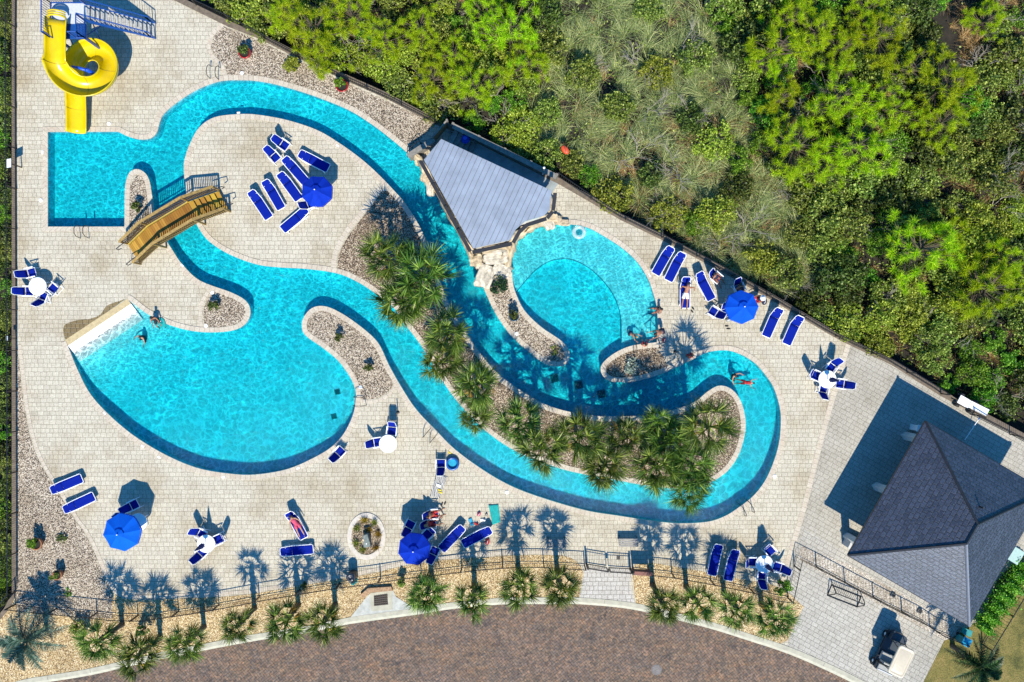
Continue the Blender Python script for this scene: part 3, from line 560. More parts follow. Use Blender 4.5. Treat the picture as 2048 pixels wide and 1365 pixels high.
# ------------------------------------------------------------------ water slide, tower, stairs
def slide():
    SB = P(179, 150, 0)
    # tower
    t = thing('slide_tower', 'blue steel slide tower with a pale platform and a long railed stair', 'slide tower', P(188, 70)); o = P(188, 70)
    def G(px, py, z): v = P(px, py); return Vector((v.x - o.x, v.y - o.y, z))
    x0, x1, y0, y1 = 156, 220, 46, 112; zt = 2.75
    a, b = G(x0, y0, zt), G(x1, 84, zt); MB().box(((a.x + b.x) / 2, (a.y + b.y) / 2, zt - .05), (abs(b.x - a.x), abs(b.y - a.y), .1)).build('platform', M['platform'], t)
    a, b = G(x0, 84.2, zt), G(x1, y1, zt); MB().box(((a.x + b.x) / 2, (a.y + b.y) / 2, zt - .1), (abs(b.x - a.x), abs(b.y - a.y), .08)).build('lower_platform', M['tower_blue'], t)
    for px, py in ((x0 + 3, y0 + 3), (x1 - 3, y0 + 3), (x0 + 3, y1 - 3), (x1 - 3, y1 - 3)):
        p = G(px, py, 0); MB().box((p.x, p.y, zt / 2 - .07), (.13, .13, zt - .14)).build('post', M['tower_blue'], t)
    m = MB()
    for (p, q) in (((x0 + 3, y0 + 3), (x1 - 3, y0 + 3)), ((x0 + 3, y1 - 3), (x0 + 3, y0 + 3)), ((x1 - 3, y1 - 3), (x1 - 3, y0 + 3))): m.tube([G(*p, .3), G(*q, 2.7)], .035, 5); m.tube([G(*p, 2.7), G(*q, .3)], .035, 5)
    m.build('cross_brace', M['tower_blue'], t)
    def rail(pts, nm='railing', nb=.14):
        m = MB(); up = Vector((0, 0, 1))
        for h in (1.0, .1): m.tube([p + up * h for p in pts], .036, 5)
        for i in range(len(pts) - 1):
            a, b = pts[i], pts[i + 1]; n = max(1, round((b - a).length / nb))
            for k in range(n + 1): q = a.lerp(b, k / n); r = .035 if k in (0, n) else .014; m.tube([q + up * .0, q + up * 1.0], r, 4)
        return m.build(nm, M['tower_blue'], t)
    rail([G(x0, 112, zt), G(x0, y0, zt)]); rail([G(x0, y0, zt), G(x1, y0, zt)]); rail([G(x1, 80, zt), G(x1, 112, zt)])
    rail([G(x1, 112, zt), G(204, 112, zt)]); rail([G(x0, 112, zt), G(160, 112, zt)])
    # stair falling to the right
    ya, yb = 48, 78; e = 312; top = G(x1, ya, zt); n = 15
    for k in range(n):
        f = (k + .5) / n; px = x1 + (e - x1) * f; z = zt * (1 - (k + 1) / (n + 0.0)) + .02
        p, q = G(px, ya + 1, z), G(px, yb - 1, z); MB().box((p.x, (p.y + q.y) / 2, z + .09), (.2, abs(q.y - p.y), .035)).build('tread', M['grate'], t)
    for y in (ya, yb):
        p, q = G(x1, y, zt - .12), G(e, y, .05); m = MB(); d = .0
        m.add([(p.x, p.y - .03, p.z + .1), (q.x, q.y - .03, q.z + .12), (q.x, q.y - .03, q.z - .05), (p.x, p.y - .03, p.z - .2), (p.x, p.y + .03, p.z + .1), (q.x, q.y + .03, q.z + .12), (q.x, q.y + .03, q.z - .05), (p.x, p.y + .03, p.z - .2)], [(0, 1, 2, 3), (7, 6, 5, 4), (0, 4, 5, 1), (3, 2, 6, 7), (0, 3, 7, 4), (1, 5, 6, 2)])
        m.build('stringer', M['tower_blue'], t); rail([G(x1, y, zt), G(e - 6, y, .2), G(e, y, .02)], 'stair_railing', .2)
    # flume: helix once round the column, then straight into the pool
    s = thing('water_slide', 'yellow spiral water slide running into the square pool', 'water slide', P(208, 158)); o = P(212, 164)
    path = []
    Rm = 1.2
    for k in range(7): path.append(Vector((-Rm + .18 * (1 - k / 7) ** 1.3, 2.3 * (1 - k / 7) + .08, 2.80 - .25 * (k / 7) ** 1.5)))
    N = 44
    for k in range(N + 1):
        a = math.pi + 2 * math.pi * k / N; path.append(Vector((Rm * math.cos(a), Rm * math.sin(a), 2.55 - 1.95 * (k / N) ** .66)))
    ye = P(0, 275).y - o.y
    for k in range(1, 13): f = k / 12; path.append(Vector((-Rm - .16 * f, ye * f - .0, .6 - .48 * (1 - (1 - f) ** 1.5))))
    prof = []
    for k in range(15): a = -math.pi * .5 + (k - 7) / 7 * 1.55; prof.append((math.cos(a) * .55, math.sin(a) * .52 + .52))
    prof = [(prof[0][0] - .07, prof[0][1] - .01)] + prof + [(prof[-1][0] + .07, prof[-1][1] - .01)]
    vs = []; fs = []; K = len(prof)
    for i, p in enumerate(path):
        a = path[max(0, i - 1)]; b = path[min(len(path) - 1, i + 1)]; d = (b - a); d.z = 0; d.normalize(); lat = Vector((-d.y, d.x, 0))
        inturn = 7 <= i <= 7 + N; hl = 1.0
        for (u, w) in prof:
            ww = w
            if inturn: ww = w * (1.5 if u < 0 else .9) if False else w * (1 + .45 * max(0, -u / .55))
            vs.append(p + lat * u + Vector((0, 0, ww)))
    for i in range(len(path) - 1):
        for k in range(K - 1): fs.append((i * K + k, i * K + k + 1, (i + 1) * K + k + 1, (i + 1) * K + k))
    fl = MB().add(vs, fs).build('flume', M['yellow'], s, True); md = fl.modifiers.new('thickness', 'SOLIDIFY'); md.thickness = .035; md.offset = -1
    joint = plain('ochre joint', (.40, .27, .01, 1), .5, .1)
    for i in (7, 18, 29, 40, 51, 58):
        ring = [vs[i * K + k] + Vector((0, 0, -.02)) for k in range(K)]; MB().tube(ring, .03, 4).build('flange', joint, s)
    p0 = path[0]; hd = MB(); arch = [(p0 + Vector((.46 * math.cos(a), .02, .35 + .42 * math.sin(a)))) for a in [math.pi * k / 10 for k in range(11)]]
    for off in (0, .13, .26): hd.tube([q + Vector((0, off, 0)) for q in arch], .06 if off == 0 else .045, 6)
    hd.build('entry_hood', M['yellow'], s)
    c = thing('support_column', 'bright blue column with arms inside the yellow slide loop', 'column', o)
    MB().lathe([(.22, 0), (.22, .03), (.11, .04), (.11, 2.15), (.0, 2.2)], 14, cap=False).build('post', M['pipe_blue'], c, True)
    for a, z, r in ((math.pi * .92, 1.95, 1.0), (-.35, 1.2, .95), (math.pi * 1.5, 1.45, .9), (math.pi * .5, .8, 1.05)):
        MB().tube([(0, 0, z), (math.cos(a) * r * .5, math.sin(a) * r * .5, z + .08), (math.cos(a) * r, math.sin(a) * r, z)], [.1, .09, .06], 8).build('arm', M['pipe_blue'], c, True)
slide()

# ------------------------------------------------------------------ footbridge
def bridge():
    ctr = P(354, 455); t = thing('footbridge', 'amber timber footbridge over the river between square pool and lagoon', 'bridge', ctr)
    # axis points: x along the bridge
    zt = 1.0
    A = P(267, 508, .12); Bp = P(306, 471, zt); Cp = P(386, 423, zt); Dp = P(447, 401, .25)
    ax = [Vector((q.x, q.y, 0)) - ctr for q in (A, Bp, Cp, Dp)]; zs = [.1, zt, zt, .22]; w = .56
    pts = [Vector((q.x, q.y, z)) for q, z in zip(ax, zs)]
    ns = []
    for i in range(4):
        a = ax[max(0, i - 1)]; b = ax[min(3, i + 1)]; d = (b - a).normalized(); ns.append(Vector((-d.y, d.x, 0)))
    L_ = [p + n * w for p, n in zip(pts, ns)]; Rr = [p - n * w for p, n in zip(pts, ns)]
    def planks(i, nm, n, steps=False):
        m = MB()
        for k in range(n):
            f0, f1 = k / n, (k + .93) / n; q = [L_[i].lerp(L_[i + 1], f0), L_[i].lerp(L_[i + 1], f1), Rr[i].lerp(Rr[i + 1], f1), Rr[i].lerp(Rr[i + 1], f0)]
            if steps:
                z = max(q[0].z, q[1].z); q = [Vector((p.x, p.y, z)) for p in q]
            m.add(q + [p - Vector((0, 0, .045)) for p in q], [(0, 1, 2, 3), (7, 6, 5, 4), (0, 4, 5, 1), (1, 5, 6, 2), (2, 6, 7, 3), (3, 7, 4, 0)])
        return m.build(nm, M['bridge_wood'] if steps else M['bridge_plank'], t)
    M['bridge_plank'] = leafmat('amber planks', (.24, .125, .014, 1), (.37, .21, .026, 1), (.45, .27, .04, 1), 0.0, .7)
    planks(0, 'ramp', 13); planks(1, 'deck', 19)
    for k in range(6):
        f0, f1 = k / 6, (k + 1.05) / 6; z = pts[2].z + (pts[3].z - pts[2].z) * (k + .3) / 6
        q = [L_[2].lerp(L_[3], f0), L_[2].lerp(L_[3], f1), Rr[2].lerp(Rr[3], f1), Rr[2].lerp(Rr[3], f0)]; q = [Vector((p.x, p.y, z)) for p in q]
        MB().add(q + [p - Vector((0, 0, .05)) for p in q], [(0, 1, 2, 3), (7, 6, 5, 4), (0, 4, 5, 1), (1, 5, 6, 2), (2, 6, 7, 3), (3, 7, 4, 0)]).build('step', M['bridge_plank'], t)
    up = Vector((0, 0, 1))
    for side, sg in ((L_, 1), (Rr, -1)):
        base = [p + n * sg * .06 for p, n in zip(side, ns)]
        m = MB()
        for i in range(3):
            a, b = base[i], base[i + 1]; ha, hb = (a.z, min(b.z, .34)) if i == 0 else (.3, .3) if i == 1 else (min(a.z, .34), b.z); m.add([a + up * .03, b + up * .03, b - up * hb, a - up * ha], [(0, 1, 2, 3)])
        sk = m.build('side_skirt', M['bridge_side'], t); md = sk.modifiers.new('thickness', 'SOLIDIFY'); md.thickness = .05
        out = [p + n * sg * .10 for p, n in zip(base, ns)]
        m = MB()
        for i in range(3):
            a, b = out[i] + up * 1.0, out[i + 1] + up * 1.0; n = ((b - a).cross(up)).normalized() * .075
            m.add([a - n, b - n, b + n, a + n, a - n - up * .05, b - n - up * .05, b + n - up * .05, a + n - up * .05], [(0, 1, 2, 3), (7, 6, 5, 4), (0, 4, 5, 1), (1, 5, 6, 2), (2, 6, 7, 3), (3, 7, 4, 0)])
        m.build('handrail', M['bridge_wood'], t)
        m = MB()
        for i in range(3):
            a, b = out[i], out[i + 1]; n = round((b - a).length / .13)
            for k in range(n): q = a.lerp(b, (k + .5) / n); m.box((q.x, q.y, q.z + .5), (.05, .05, .94))
            m.tube([a + up * .12, b + up * .12], .03, 4)
        m.build('baluster_row', plain('dark balusters', (.16, .095, .03, 1), .8, .15, 8), t)
        for i in range(4): q = out[i]; MB().box((q.x, q.y, (q.z + .99) / 2), (.1, .1, q.z + .99)).build('post', M['bridge_wood'], t)
        for i, j in ((0, 1), (3, 2)):
            d = (ax[i] - ax[j]).normalized(); q = out[i] - ns[i] * sg * .18
            MB().tube([q + up * .95 - d * .5, q + up * .85 + d * .12, q + up * .75 + d * .45, q + up * .4 + d * .5, q + up * .35 + d * .3], .028, 6).build('grab_rail', M['steel'], t)
bridge()

# ------------------------------------------------------------------ waterfall house
def waterfall_house():
    z = 2.75; c = P(975, 385); t = thing('pump_house', 'waterfall house with a grey seamed metal roof above the rocks', 'pump house', (c.x, c.y, 0))
    r = [(883,280),(1103,383),(1099,421),(1088,432),(1050,443),(1032,459),(1021,480),(946,497),(848,321)]
    q = [P(*p, z) for p in r]; q = [Vector((p.x, p.y, 0)) - Vector((c.x, c.y, 0)) for p in q]
    ne = (q[1] - q[0]).normalized(); dn = Vector((ne.y, -ne.x, 0))      # down-slope
    def zz(p): return z + .18 - .05 * (p - q[0]).dot(dn)
    top = [(p.x, p.y, zz(p)) for p in q]; n = len(q)
    rf = MB().add(top + [(p[0], p[1], p[2] - .12) for p in top], [tuple(range(n)), tuple(range(2 * n - 1, n - 1, -1))] + [(i, (i + 1) % n, n + (i + 1) % n, n + i) for i in range(n)]).build('roof', M['metal_roof'], t)
    me = MB(); w = (q[1] - q[0]).length; k = 0
    def clip(s0):                       # where a seam line crosses the outline
        hits = []
        for i in range(n):
            a, b = q[i], q[(i + 1) % n]; u, v = (a - q[0]).dot(ne) - s0, (b - q[0]).dot(ne) - s0
            if u * v < 0: hits.append(a.lerp(b, u / (u - v)))
        hits.sort(key=lambda p: p.dot(dn)); return hits
    s0 = -1.2
    while s0 < w:
        h = clip(s0)
        if len(h) >= 2: a, b = h[0], h[-1]; me.tube([(a.x, a.y, zz(a) + .014), (b.x, b.y, zz(b) + .01)], .015, 4)
        s0 += .29
    me.build('seam', plain('dark roof seam', (.13, .15, .18, 1), .5, .1), rf)
    inn = [p * .93 for p in q]; MB().prism([(p.x, p.y) for p in inn], 0.02, z - .02 - .32).build('wall', M['stucco'], t)
    pts = [q[8] + Vector((-.1, .0, 0)), q[7] + Vector((-.07, -.1, 0)), q[6] + Vector((.06, -.1, 0)), q[5] + Vector((.1, -.08, 0)), q[4] + Vector((.07, -.1, 0)), q[3] + Vector((.1, -.06, 0)), q[2] + Vector((.1, 0, 0)), q[1] + Vector((.1, -.1, 0))]
    m = MB()
    for i in range(len(pts) - 1):
        a, b = pts[i], pts[i + 1]; d = (b - a).normalized(); nn = Vector((d.y, -d.x, 0)) * .21; za, zb = zz(a) - .06, zz(b) - .06; u = Vector((0, 0, 1))
        A, B_ = a + u * za, b + u * zb; m.add([A, B_, B_ + nn, A + nn, A - u * .14, B_ - u * .14, B_ + nn - u * .14, A + nn - u * .14], [(0, 1, 2, 3), (7, 6, 5, 4), (0, 4, 5, 1), (1, 5, 6, 2), (2, 6, 7, 3), (3, 7, 4, 0)])
    m.build('gutter', M['gutter'], t)
    m = MB()
    for f in (.27, .52, .78): p = pts[0].lerp(pts[1], f); m.box((p.x - .12, p.y, z - .1), (.16, .16, .3), R(25))
    m.build('downpipe_box', M['gutter'], t)
    # sunken service yard behind
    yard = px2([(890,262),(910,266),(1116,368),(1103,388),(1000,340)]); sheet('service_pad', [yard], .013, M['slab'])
    d = thing('timber_stair', 'grey timber steps in the shade behind the metal roof', 'steps', P(915, 288))
    for k in range(5):
        a = P(897 + k * 9, 262 + k * 4) - P(915, 288); MB().box((a.x + .3, a.y - .6, .62 - .12 * k), (.28, 1.3, .05), R(-28)).build('step', M['timber_pale'], d)
    for s_ in (0, 1): a = P(915 + s_ * 0, 285) - P(915, 288); MB().box((.3 + .3 * s_, .35 - 1.1 * s_, .25), (1.6, .06, .3), R(-26)).build('stringer', M['timber_pale'], d)
    sc = thing('timber_screen', 'cedar board screen standing at the left end of the service yard', 'screen', P(882, 268))
    a, b = P(869, 285) - P(882, 268), P(897, 252) - P(882, 268); m = MB()
    for k in range(9):
        p = a.lerp(b, (k + .5) / 9); m.box((p.x, p.y, .55 + .03 * (k % 2)), (.17, .04, 1.1), math.atan2(b.y - a.y, b.x - a.x))
    m.build('board_panel', M['wood_red'], sc)
    for p in (a, b): MB().box((p.x, p.y, .65), (.1, .1, 1.3), .6).build('post', M['timber_pale'], sc)
    MB().tube([a + Vector((0, 0, 1.2)), b + Vector((0, 0, 1.2))], .06, 4).build('top_rail', M['timber_pale'], sc)
    rw = thing('timber_parapet', 'grey timber parapet between the shaded yard and the thicket', 'parapet', P(1010, 312)); a, b = P(908, 258) - P(1010, 312), P(1112, 358) - P(1010, 312)
    ang = math.atan2(b.y - a.y, b.x - a.x); ln = (b - a).length
    MB().box((0, .06, .42), (ln, .1, .84), ang).build('board_panel', M['timber_pale'], rw); MB().box((0, .06, .87), (ln, .3, .06), ang).build('cap', M['timber_pale'], rw)
    for k in range(5): p = a.lerp(b, k / 4); MB().box((p.x, p.y + .06, .46), (.14, .16, .92), ang).build('post', M['timber_pale'], rw)
    lw = thing('timber_beam', 'pale timber beam edging the roof beside the river bend', 'beam', P(845, 304)); a, b = P(823, 322) - P(845, 304), P(872, 290) - P(845, 304)
    m = MB(); ang = math.atan2(b.y - a.y, b.x - a.x); m.box((0, 0, .5), ((b - a).length, .22, 1.0), ang); m.build('plank', M['timber_pale'], lw); MB().box((.02, .0, 1.02), ((b - a).length + .1, .3, .05), ang).build('cap', M['timber_pale'], lw)
    hd = thing('hose_reel', 'blue hose coiled on the steps behind the metal roof', 'hose', P(931, 279, .45)); m = MB()
    for k in range(4): m.tube([((.24 - .03 * k) * math.cos(a), (.24 - .03 * k) * math.sin(a), .03 + .05 * k) for a in [2 * math.pi * j / 18 for j in range(18)]], .03, 5, True)
    m.build('coil', M['canopy_mid'], hd); MB().lathe([(.2, 0), (.2, .02), (.05, .03), (.05, .28), (.12, .3)], 12).build('hub', M['pipe_blue'], hd)
    pp = thing('pipe_post', 'white vent pipe standing at the right end of the shaded yard', 'pipe', P(1086, 348)); MB().lathe([(.05, 0), (.05, 1.6), (.07, 1.6), (.07, 1.68)], 10).build('pipe', M['white'], pp, True); MB().lathe([(.09, 0), (.09, .04), (.06, .05)], 10).build('collar', M['white'], pp)
waterfall_house()

def rock_mesh(seed, n=3):
    bm = bmesh.new(); bmesh.ops.create_icosphere(bm, subdivisions=n, radius=1.0); o = Vector((seed * 3.1, seed * 1.7, seed))
    for v in bm.verts:
        p = v.co.copy(); d = 1 + .28 * noise.noise(p * 1.1 + o) + .10 * noise.noise(p * 3 + o)
        f = Vector((max(-.72, min(.72, p.x)), max(-.72, min(.72, p.y)), max(-.6, min(.55, p.z)))); v.co = f * d * 1.25
    me = bpy.data.meshes.new('boulder'); bm.to_mesh(me); bm.free(); return me
def rock_wall(name, label, path, inner, h, seed):
    nu = 46; nv = 9; V = []; F = []
    pa = smooth_curve(path, False, 6); pi = smooth_curve(inner, False, 6)
    def at(c, f): x = f * (len(c) - 1); i = min(int(x), len(c) - 2); return c[i].lerp(c[i + 1], x - i)
    for i in range(nu):
        f = i / (nu - 1); a, b = P(*at(pa, f)), P(*at(pi, f))
        for j in range(nv):
            g = j / (nv - 1); q = a.lerp(b, max(0, (g - .12) / .88)); prof = -.75 + (h + .75) * (min(1, g / .3) ** .6 if g < .3 else 1) + .25 * (g - .3) * (g > .3)
            blk = noise.cell(Vector((f * 11, g * 2.2, seed))) * .28 + noise.noise(Vector((f * 26, g * 5, seed))) * .16
            jit = noise.noise(Vector((f * 21, g * 3, seed + 9))) * .12
            V.append((q.x + jit, q.y - jit, prof + blk * min(1, g * 3)))
    for i in range(nu - 1):
        for j in range(nv - 1): F.append((i * nv + j, (i + 1) * nv + j, (i + 1) * nv + j + 1, i * nv + j + 1))
    o = link(name, npmesh(name, V, F), M['rock']); return tag(o, label, 'rock wall')
rock_wall('rock_wall', 'cream artificial rock wall along the river under the metal roof', [(816,306),(838,334),(850,371),(870,384),(880,408),(896,438),(913,464),(931,500),(940,520)], [(846,318),(856,336),(868,362),(882,388),(896,416),(910,444),(926,472),(944,496),(956,512)], .55, 3)
rock_wall('rock_wall', 'pale rock wall curving round the head of the round pool', [(1026,540),(1024,520),(1031,496),(1046,475),(1071,459),(1097,450),(1122,449)], [(1004,520),(1008,500),(1018,482),(1038,462),(1058,446),(1086,434),(1112,430)], .4, 8)
bl = [(990,516,.95,.5,.55,-8,'large white boulder at the foot of the metal roof'),(1004,541,.62,.5,.4,20,'white boulder beside the round pool behind the green bush'),(970,553,.62,.85,.4,15,'big white boulder on the river side of the green bush'),(953,521,.5,.45,.5,0,'cream boulder at the lower corner of the metal roof'),(1017,512,.28,.75,.4,5,'narrow cream boulder at the left rim of the round pool'),(962,534,.35,.3,.35,40,'small tan rock wedged between white boulders'),(1100,408,.35,.75,.6,-20,'tan rock stack against the right side of the metal roof'),(1094,440,.4,.75,.45,-28,'white rock slab leaning beside the round pool head'),(1112,441,.5,.3,.3,-10,'low brown rock on the round pool rim'),(1128,445,.4,.22,.22,5,'flat brown rock ending the row on the pool rim'),(860,378,.3,.45,.4,0,'white rock jutting into the river bend'),(850,350,.3,.5,.4,20,'cream rock at the upper river bend by the beam'),(992,498,1.0,.28,.55,-12,'long buff rock tucked under the lower roof edge'),(838,322,.3,.3,.35,0,'cream rock below the pale timber beam')]
for i, (px, py, a, b, cz, rz, lab) in enumerate(bl):
    o = link('boulder', rock_mesh(i + 1), M['rock_white'] if 'white' in lab else M['rock']); o.location = P(px, py, .25) ; o.location.z = .12; o.scale = (a * .85, b * .85, cz); o.rotation_euler = (0, 0, R(-rz)); tag(o, lab, 'boulder')

# ------------------------------------------------------------------ pavilion
def pavilion():
    ze, za = 2.9, 5.3; c0 = P(1894, 1047, ze); c = Vector((c0.x, c0.y, 0)); t = thing('pavilion', 'open pavilion under a dark slate hip roof', 'pavilion', c)
    cs = [P(1851, 843, ze), P(1696, 1111, ze), P(1938, 1252, ze)]; cs.append(cs[0] + cs[2] - cs[1]); cs = [Vector((p.x, p.y, 0)) - c for p in cs]   # NW, W, S, E
    ax = (cs[0] - cs[1]).normalized(); mid = (cs[0] + cs[2]) / 2; ra, rb = mid - ax * .62, mid + ax * .62
    u = Vector((0, 0, 1)); e = [p + u * ze for p in cs]; a, b = ra + u * za, rb + u * za
    def slope(name, vs, dirv):
        me = bpy.data.meshes.new(name); me.from_pydata([tuple(v) for v in vs], [], [tuple(range(len(vs)))]); me.update(); uv = me.uv_layers.new(); d = dirv.normalized(); nrm = me.polygons[0].normal; w = nrm.cross(d)
        for li, l in enumerate(me.loops): p = Vector(me.vertices[l.vertex_index].co); uv.data[li].uv = (p.dot(d), p.dot(w))
        o = link(name, me, M['shingle'], t); md = o.modifiers.new('thickness', 'SOLIDIFY'); md.thickness = .1; md.offset = -1 if nrm.z > 0 else 1; return o
    slope('roof_slope', [e[1], e[0], b, a][::-1], ax); slope('roof_slope', [e[2], e[1], a][::-1], cs[2] - cs[1]); slope('roof_slope', [e[3], e[2], a, b][::-1], ax); slope('roof_slope', [e[0], e[3], b][::-1], cs[3] - cs[0])
    for p, q, m_ in ((e[2], a, 'pale'), (e[1], a, 'd'), (e[0], b, 'd'), (e[3], b, 'd'), (a, b, 'd')):
        MB().tube([p + u * .03, q + u * .03], .075, 5).build('ridge_cap', plain('pale ridge cap', (.16, .17, .2, 1), .6, .1) if m_ == 'pale' else M['gutter'], t)
    m = MB()
    for i in range(4): m.tube([e[i] - u * .06, e[(i + 1) % 4] - u * .06], .05, 4)
    m.build('fascia', M['gutter'], t)
    for fx in (.1, .5, .9):
        for fy in (.1, .9):
            p = cs[1] + (cs[0] - cs[1]) * fx + (cs[2] - cs[1]) * fy; MB().box((p.x, p.y, ze / 2), (.36, .36, ze), R(29.5)).build('column', M['stucco'], t)
    ea = (cs[2] - cs[1]); 
    MB().box((*(mid + ea * .22).xy, 1.3), (.2, (cs[0] - cs[1]).length * .7, 2.6), math.atan2(ax.y, ax.x) - math.pi / 2).build('back_wall', M['whitewall'], t)
    MB().tube([mid + ax * .9 + Vector((.3, .55, za - .9)), mid + ax * .9 + Vector((.3, .55, za - .2))], .05, 8).build('vent_pipe', M['gutter'], t)
    return c, cs, ax
PC, PCS, PAX = pavilion()
for px, py, lab in ((1826,855,'pale counter wall poking out at the top corner of the slate roof'),(1758,973,'pale counter wall with a blue notice under the slate roof edge'),(1692,1086,'low buff wall block at the lower left corner of the slate roof')):
    t = thing('counter_wall', lab, 'counter', P(px, py), R(-14) if py < 1000 else R(-26))
    MB().box((.45, 0, .48), (1.3, .34, .96)).build('base', M['whitewall'] if py < 1050 else M['brown_board'].copy() if False else M['stucco'], t); MB().box((.45, 0, .985), (1.4, .42, .05)).build('top', M['whitewall'] if py < 1050 else M['stucco'], t)
    if 'notice' in lab: MB().box((0, 0, 1.02), (.34, .26, .012)).build('notice', M['canopy_mid'], t); MB().box((-.12, 0, 1.03), (.08, .2, .01)).build('notice_edge', M['white'], t)

# ------------------------------------------------------------------ furniture
def lounger(name, label, loc, rz, back, group='blue sun loungers'):
    t = thing(name, label, 'sun lounger', loc, rz, group); zs = .33; yb = .28; Lb = .70
    dz, dy = math.sin(R(back)) * Lb, math.cos(R(back)) * Lb; yh = yb + dy; zh = zs + dz
    def sl(y0, z0, y1, z1, w0, w1, n=6):
        m = MB(); vs = []; k = 5
        for i in range(n + 1):
            f = i / n; y = y0 + (y1 - y0) * f; z = z0 + (z1 - z0) * f; w = w0 + (w1 - w0) * f
            for j in range(k): g = j / (k - 1) * 2 - 1; vs.append((g * w, y, z - .025 * (1 - g * g) * math.sin(math.pi * min(1, max(0, f))) ** .5))
        return m.add(vs, [(i * k + j, i * k + j + 1, (i + 1) * k + j + 1, (i + 1) * k + j) for i in range(n) for j in range(k - 1)])
    o = sl(-.97, zs, yb, zs, .27, .29).build('seat_sling', M['sling'], t, True); o.modifiers.new('thickness', 'SOLIDIFY').thickness = .012
    o = sl(yb + .01, zs, yh, zh, .29, .24).build('back_sling', M['sling'], t, True); o.modifiers.new('thickness', 'SOLIDIFY').thickness = .012
    rw = .021
    MB().tube([(-.295, yb, zs), (-.285, -.9, zs), (-.23, -.98, zs), (.23, -.98, zs), (.285, -.9, zs), (.295, yb, zs)], rw, 6).build('seat_frame', M['white'], t)
    MB().tube([(-.295, yb, zs), (-.26, yh - .1, zh - dz * .14), (-.19, yh, zh), (.19, yh, zh), (.26, yh - .1, zh - dz * .14), (.295, yb, zs)], rw, 6).build('back_frame', M['white'], t)
    for s in (-1, 1):
        MB().tube([(s * .305, .72, .17), (s * .31, .1, .19), (s * .305, -.55, .2)], .018, 5).build('side_rail', M['white'], t)
        for y in (-.78, .55): MB().tube([(s * .30, y, zs if y < 0 else .19), (s * .33, y - .06, 0)], [.03, .022], 6).build('leg', M['white'], t)
    MB().tube([(-.2, yb + dy * .55, zs + dz * .55), (-.2, .7, .16), (.2, .7, .16), (.2, yb + dy * .55, zs + dz * .55)], .018, 5).build('back_prop', M['white'], t)
    return t
# (foot px, head px, back angle, label)
LG = [((654,336),(601,308),8,'blue lounger behind the top umbrella, foot tucked in its shadow'),((609,362),(571,319),28,'blue lounger touching the left edge of the top umbrella'),((596,396),(561,349),28,'blue lounger second from the umbrella in the row of four on the island'),((562,416),(530,362),28,'blue lounger third from the umbrella in the row of four on the island'),((536,433),(503,385),28,'blue lounger farthest from the umbrella in the row of four on the island'),((566,459),(613,419),12,'blue lounger lying alone below the top umbrella on the island'),
 ((1314,543),(1341,497),38,'blue lounger nearest the round pool of the pair by the diagonal wall'),((1340,554),(1363,510),38,'blue lounger nearer the reclining man of the pair by the diagonal wall'),((1421,595),(1397,546),38,'blue lounger between the reclining man and the group by the umbrella'),((1370,611),(1372,556),35,'lounger with a shirtless man lying on it'),((1535,666),(1557,621),38,'blue lounger just right of the umbrella by the diagonal wall'),((1576,681),(1598,637),38,'blue lounger at the far right end of the row by the diagonal wall'),
 ((162,957),(104,981),10,'blue lounger on the pavers by the left pebble bed, farther from the sky blue umbrella'),((187,993),(129,1020),10,'blue lounger on the pavers by the left pebble bed, nearer the sky blue umbrella'),((622,1099),(565,1104),6,'blue lounger lying crosswise in palm shade below the woman in pink'),((605,1071),(579,1027),34,'lounger with a woman in pink sunbathing on it'),((887,1095),(922,1058),14,'blue lounger just right of the dark blue umbrella'),((931,1086),(977,1062),14,'blue lounger beside the scattered beach toys'),((1425,1144),(1436,1095),16,'blue lounger at the lower right deck, left of the shaded pair'),((1457,1155),(1470,1105),16,'blue lounger at the lower right deck, right of the shaded pair')]
LOUN = {}
for (f, h, bk, lab) in LG:
    a, b = P(*f, .33), P(*h, .33 + .35 * math.sin(R(bk))); c = (a + b) / 2; d = b - a; rz = math.atan2(d.y, d.x) - math.pi / 2
    if bk not in LOUN: LOUN[bk] = lounger('sun_lounger', lab, (c.x, c.y, 0), rz, bk)
    else: copy_tree(LOUN[bk], (c.x, c.y, 0), rz, lab)

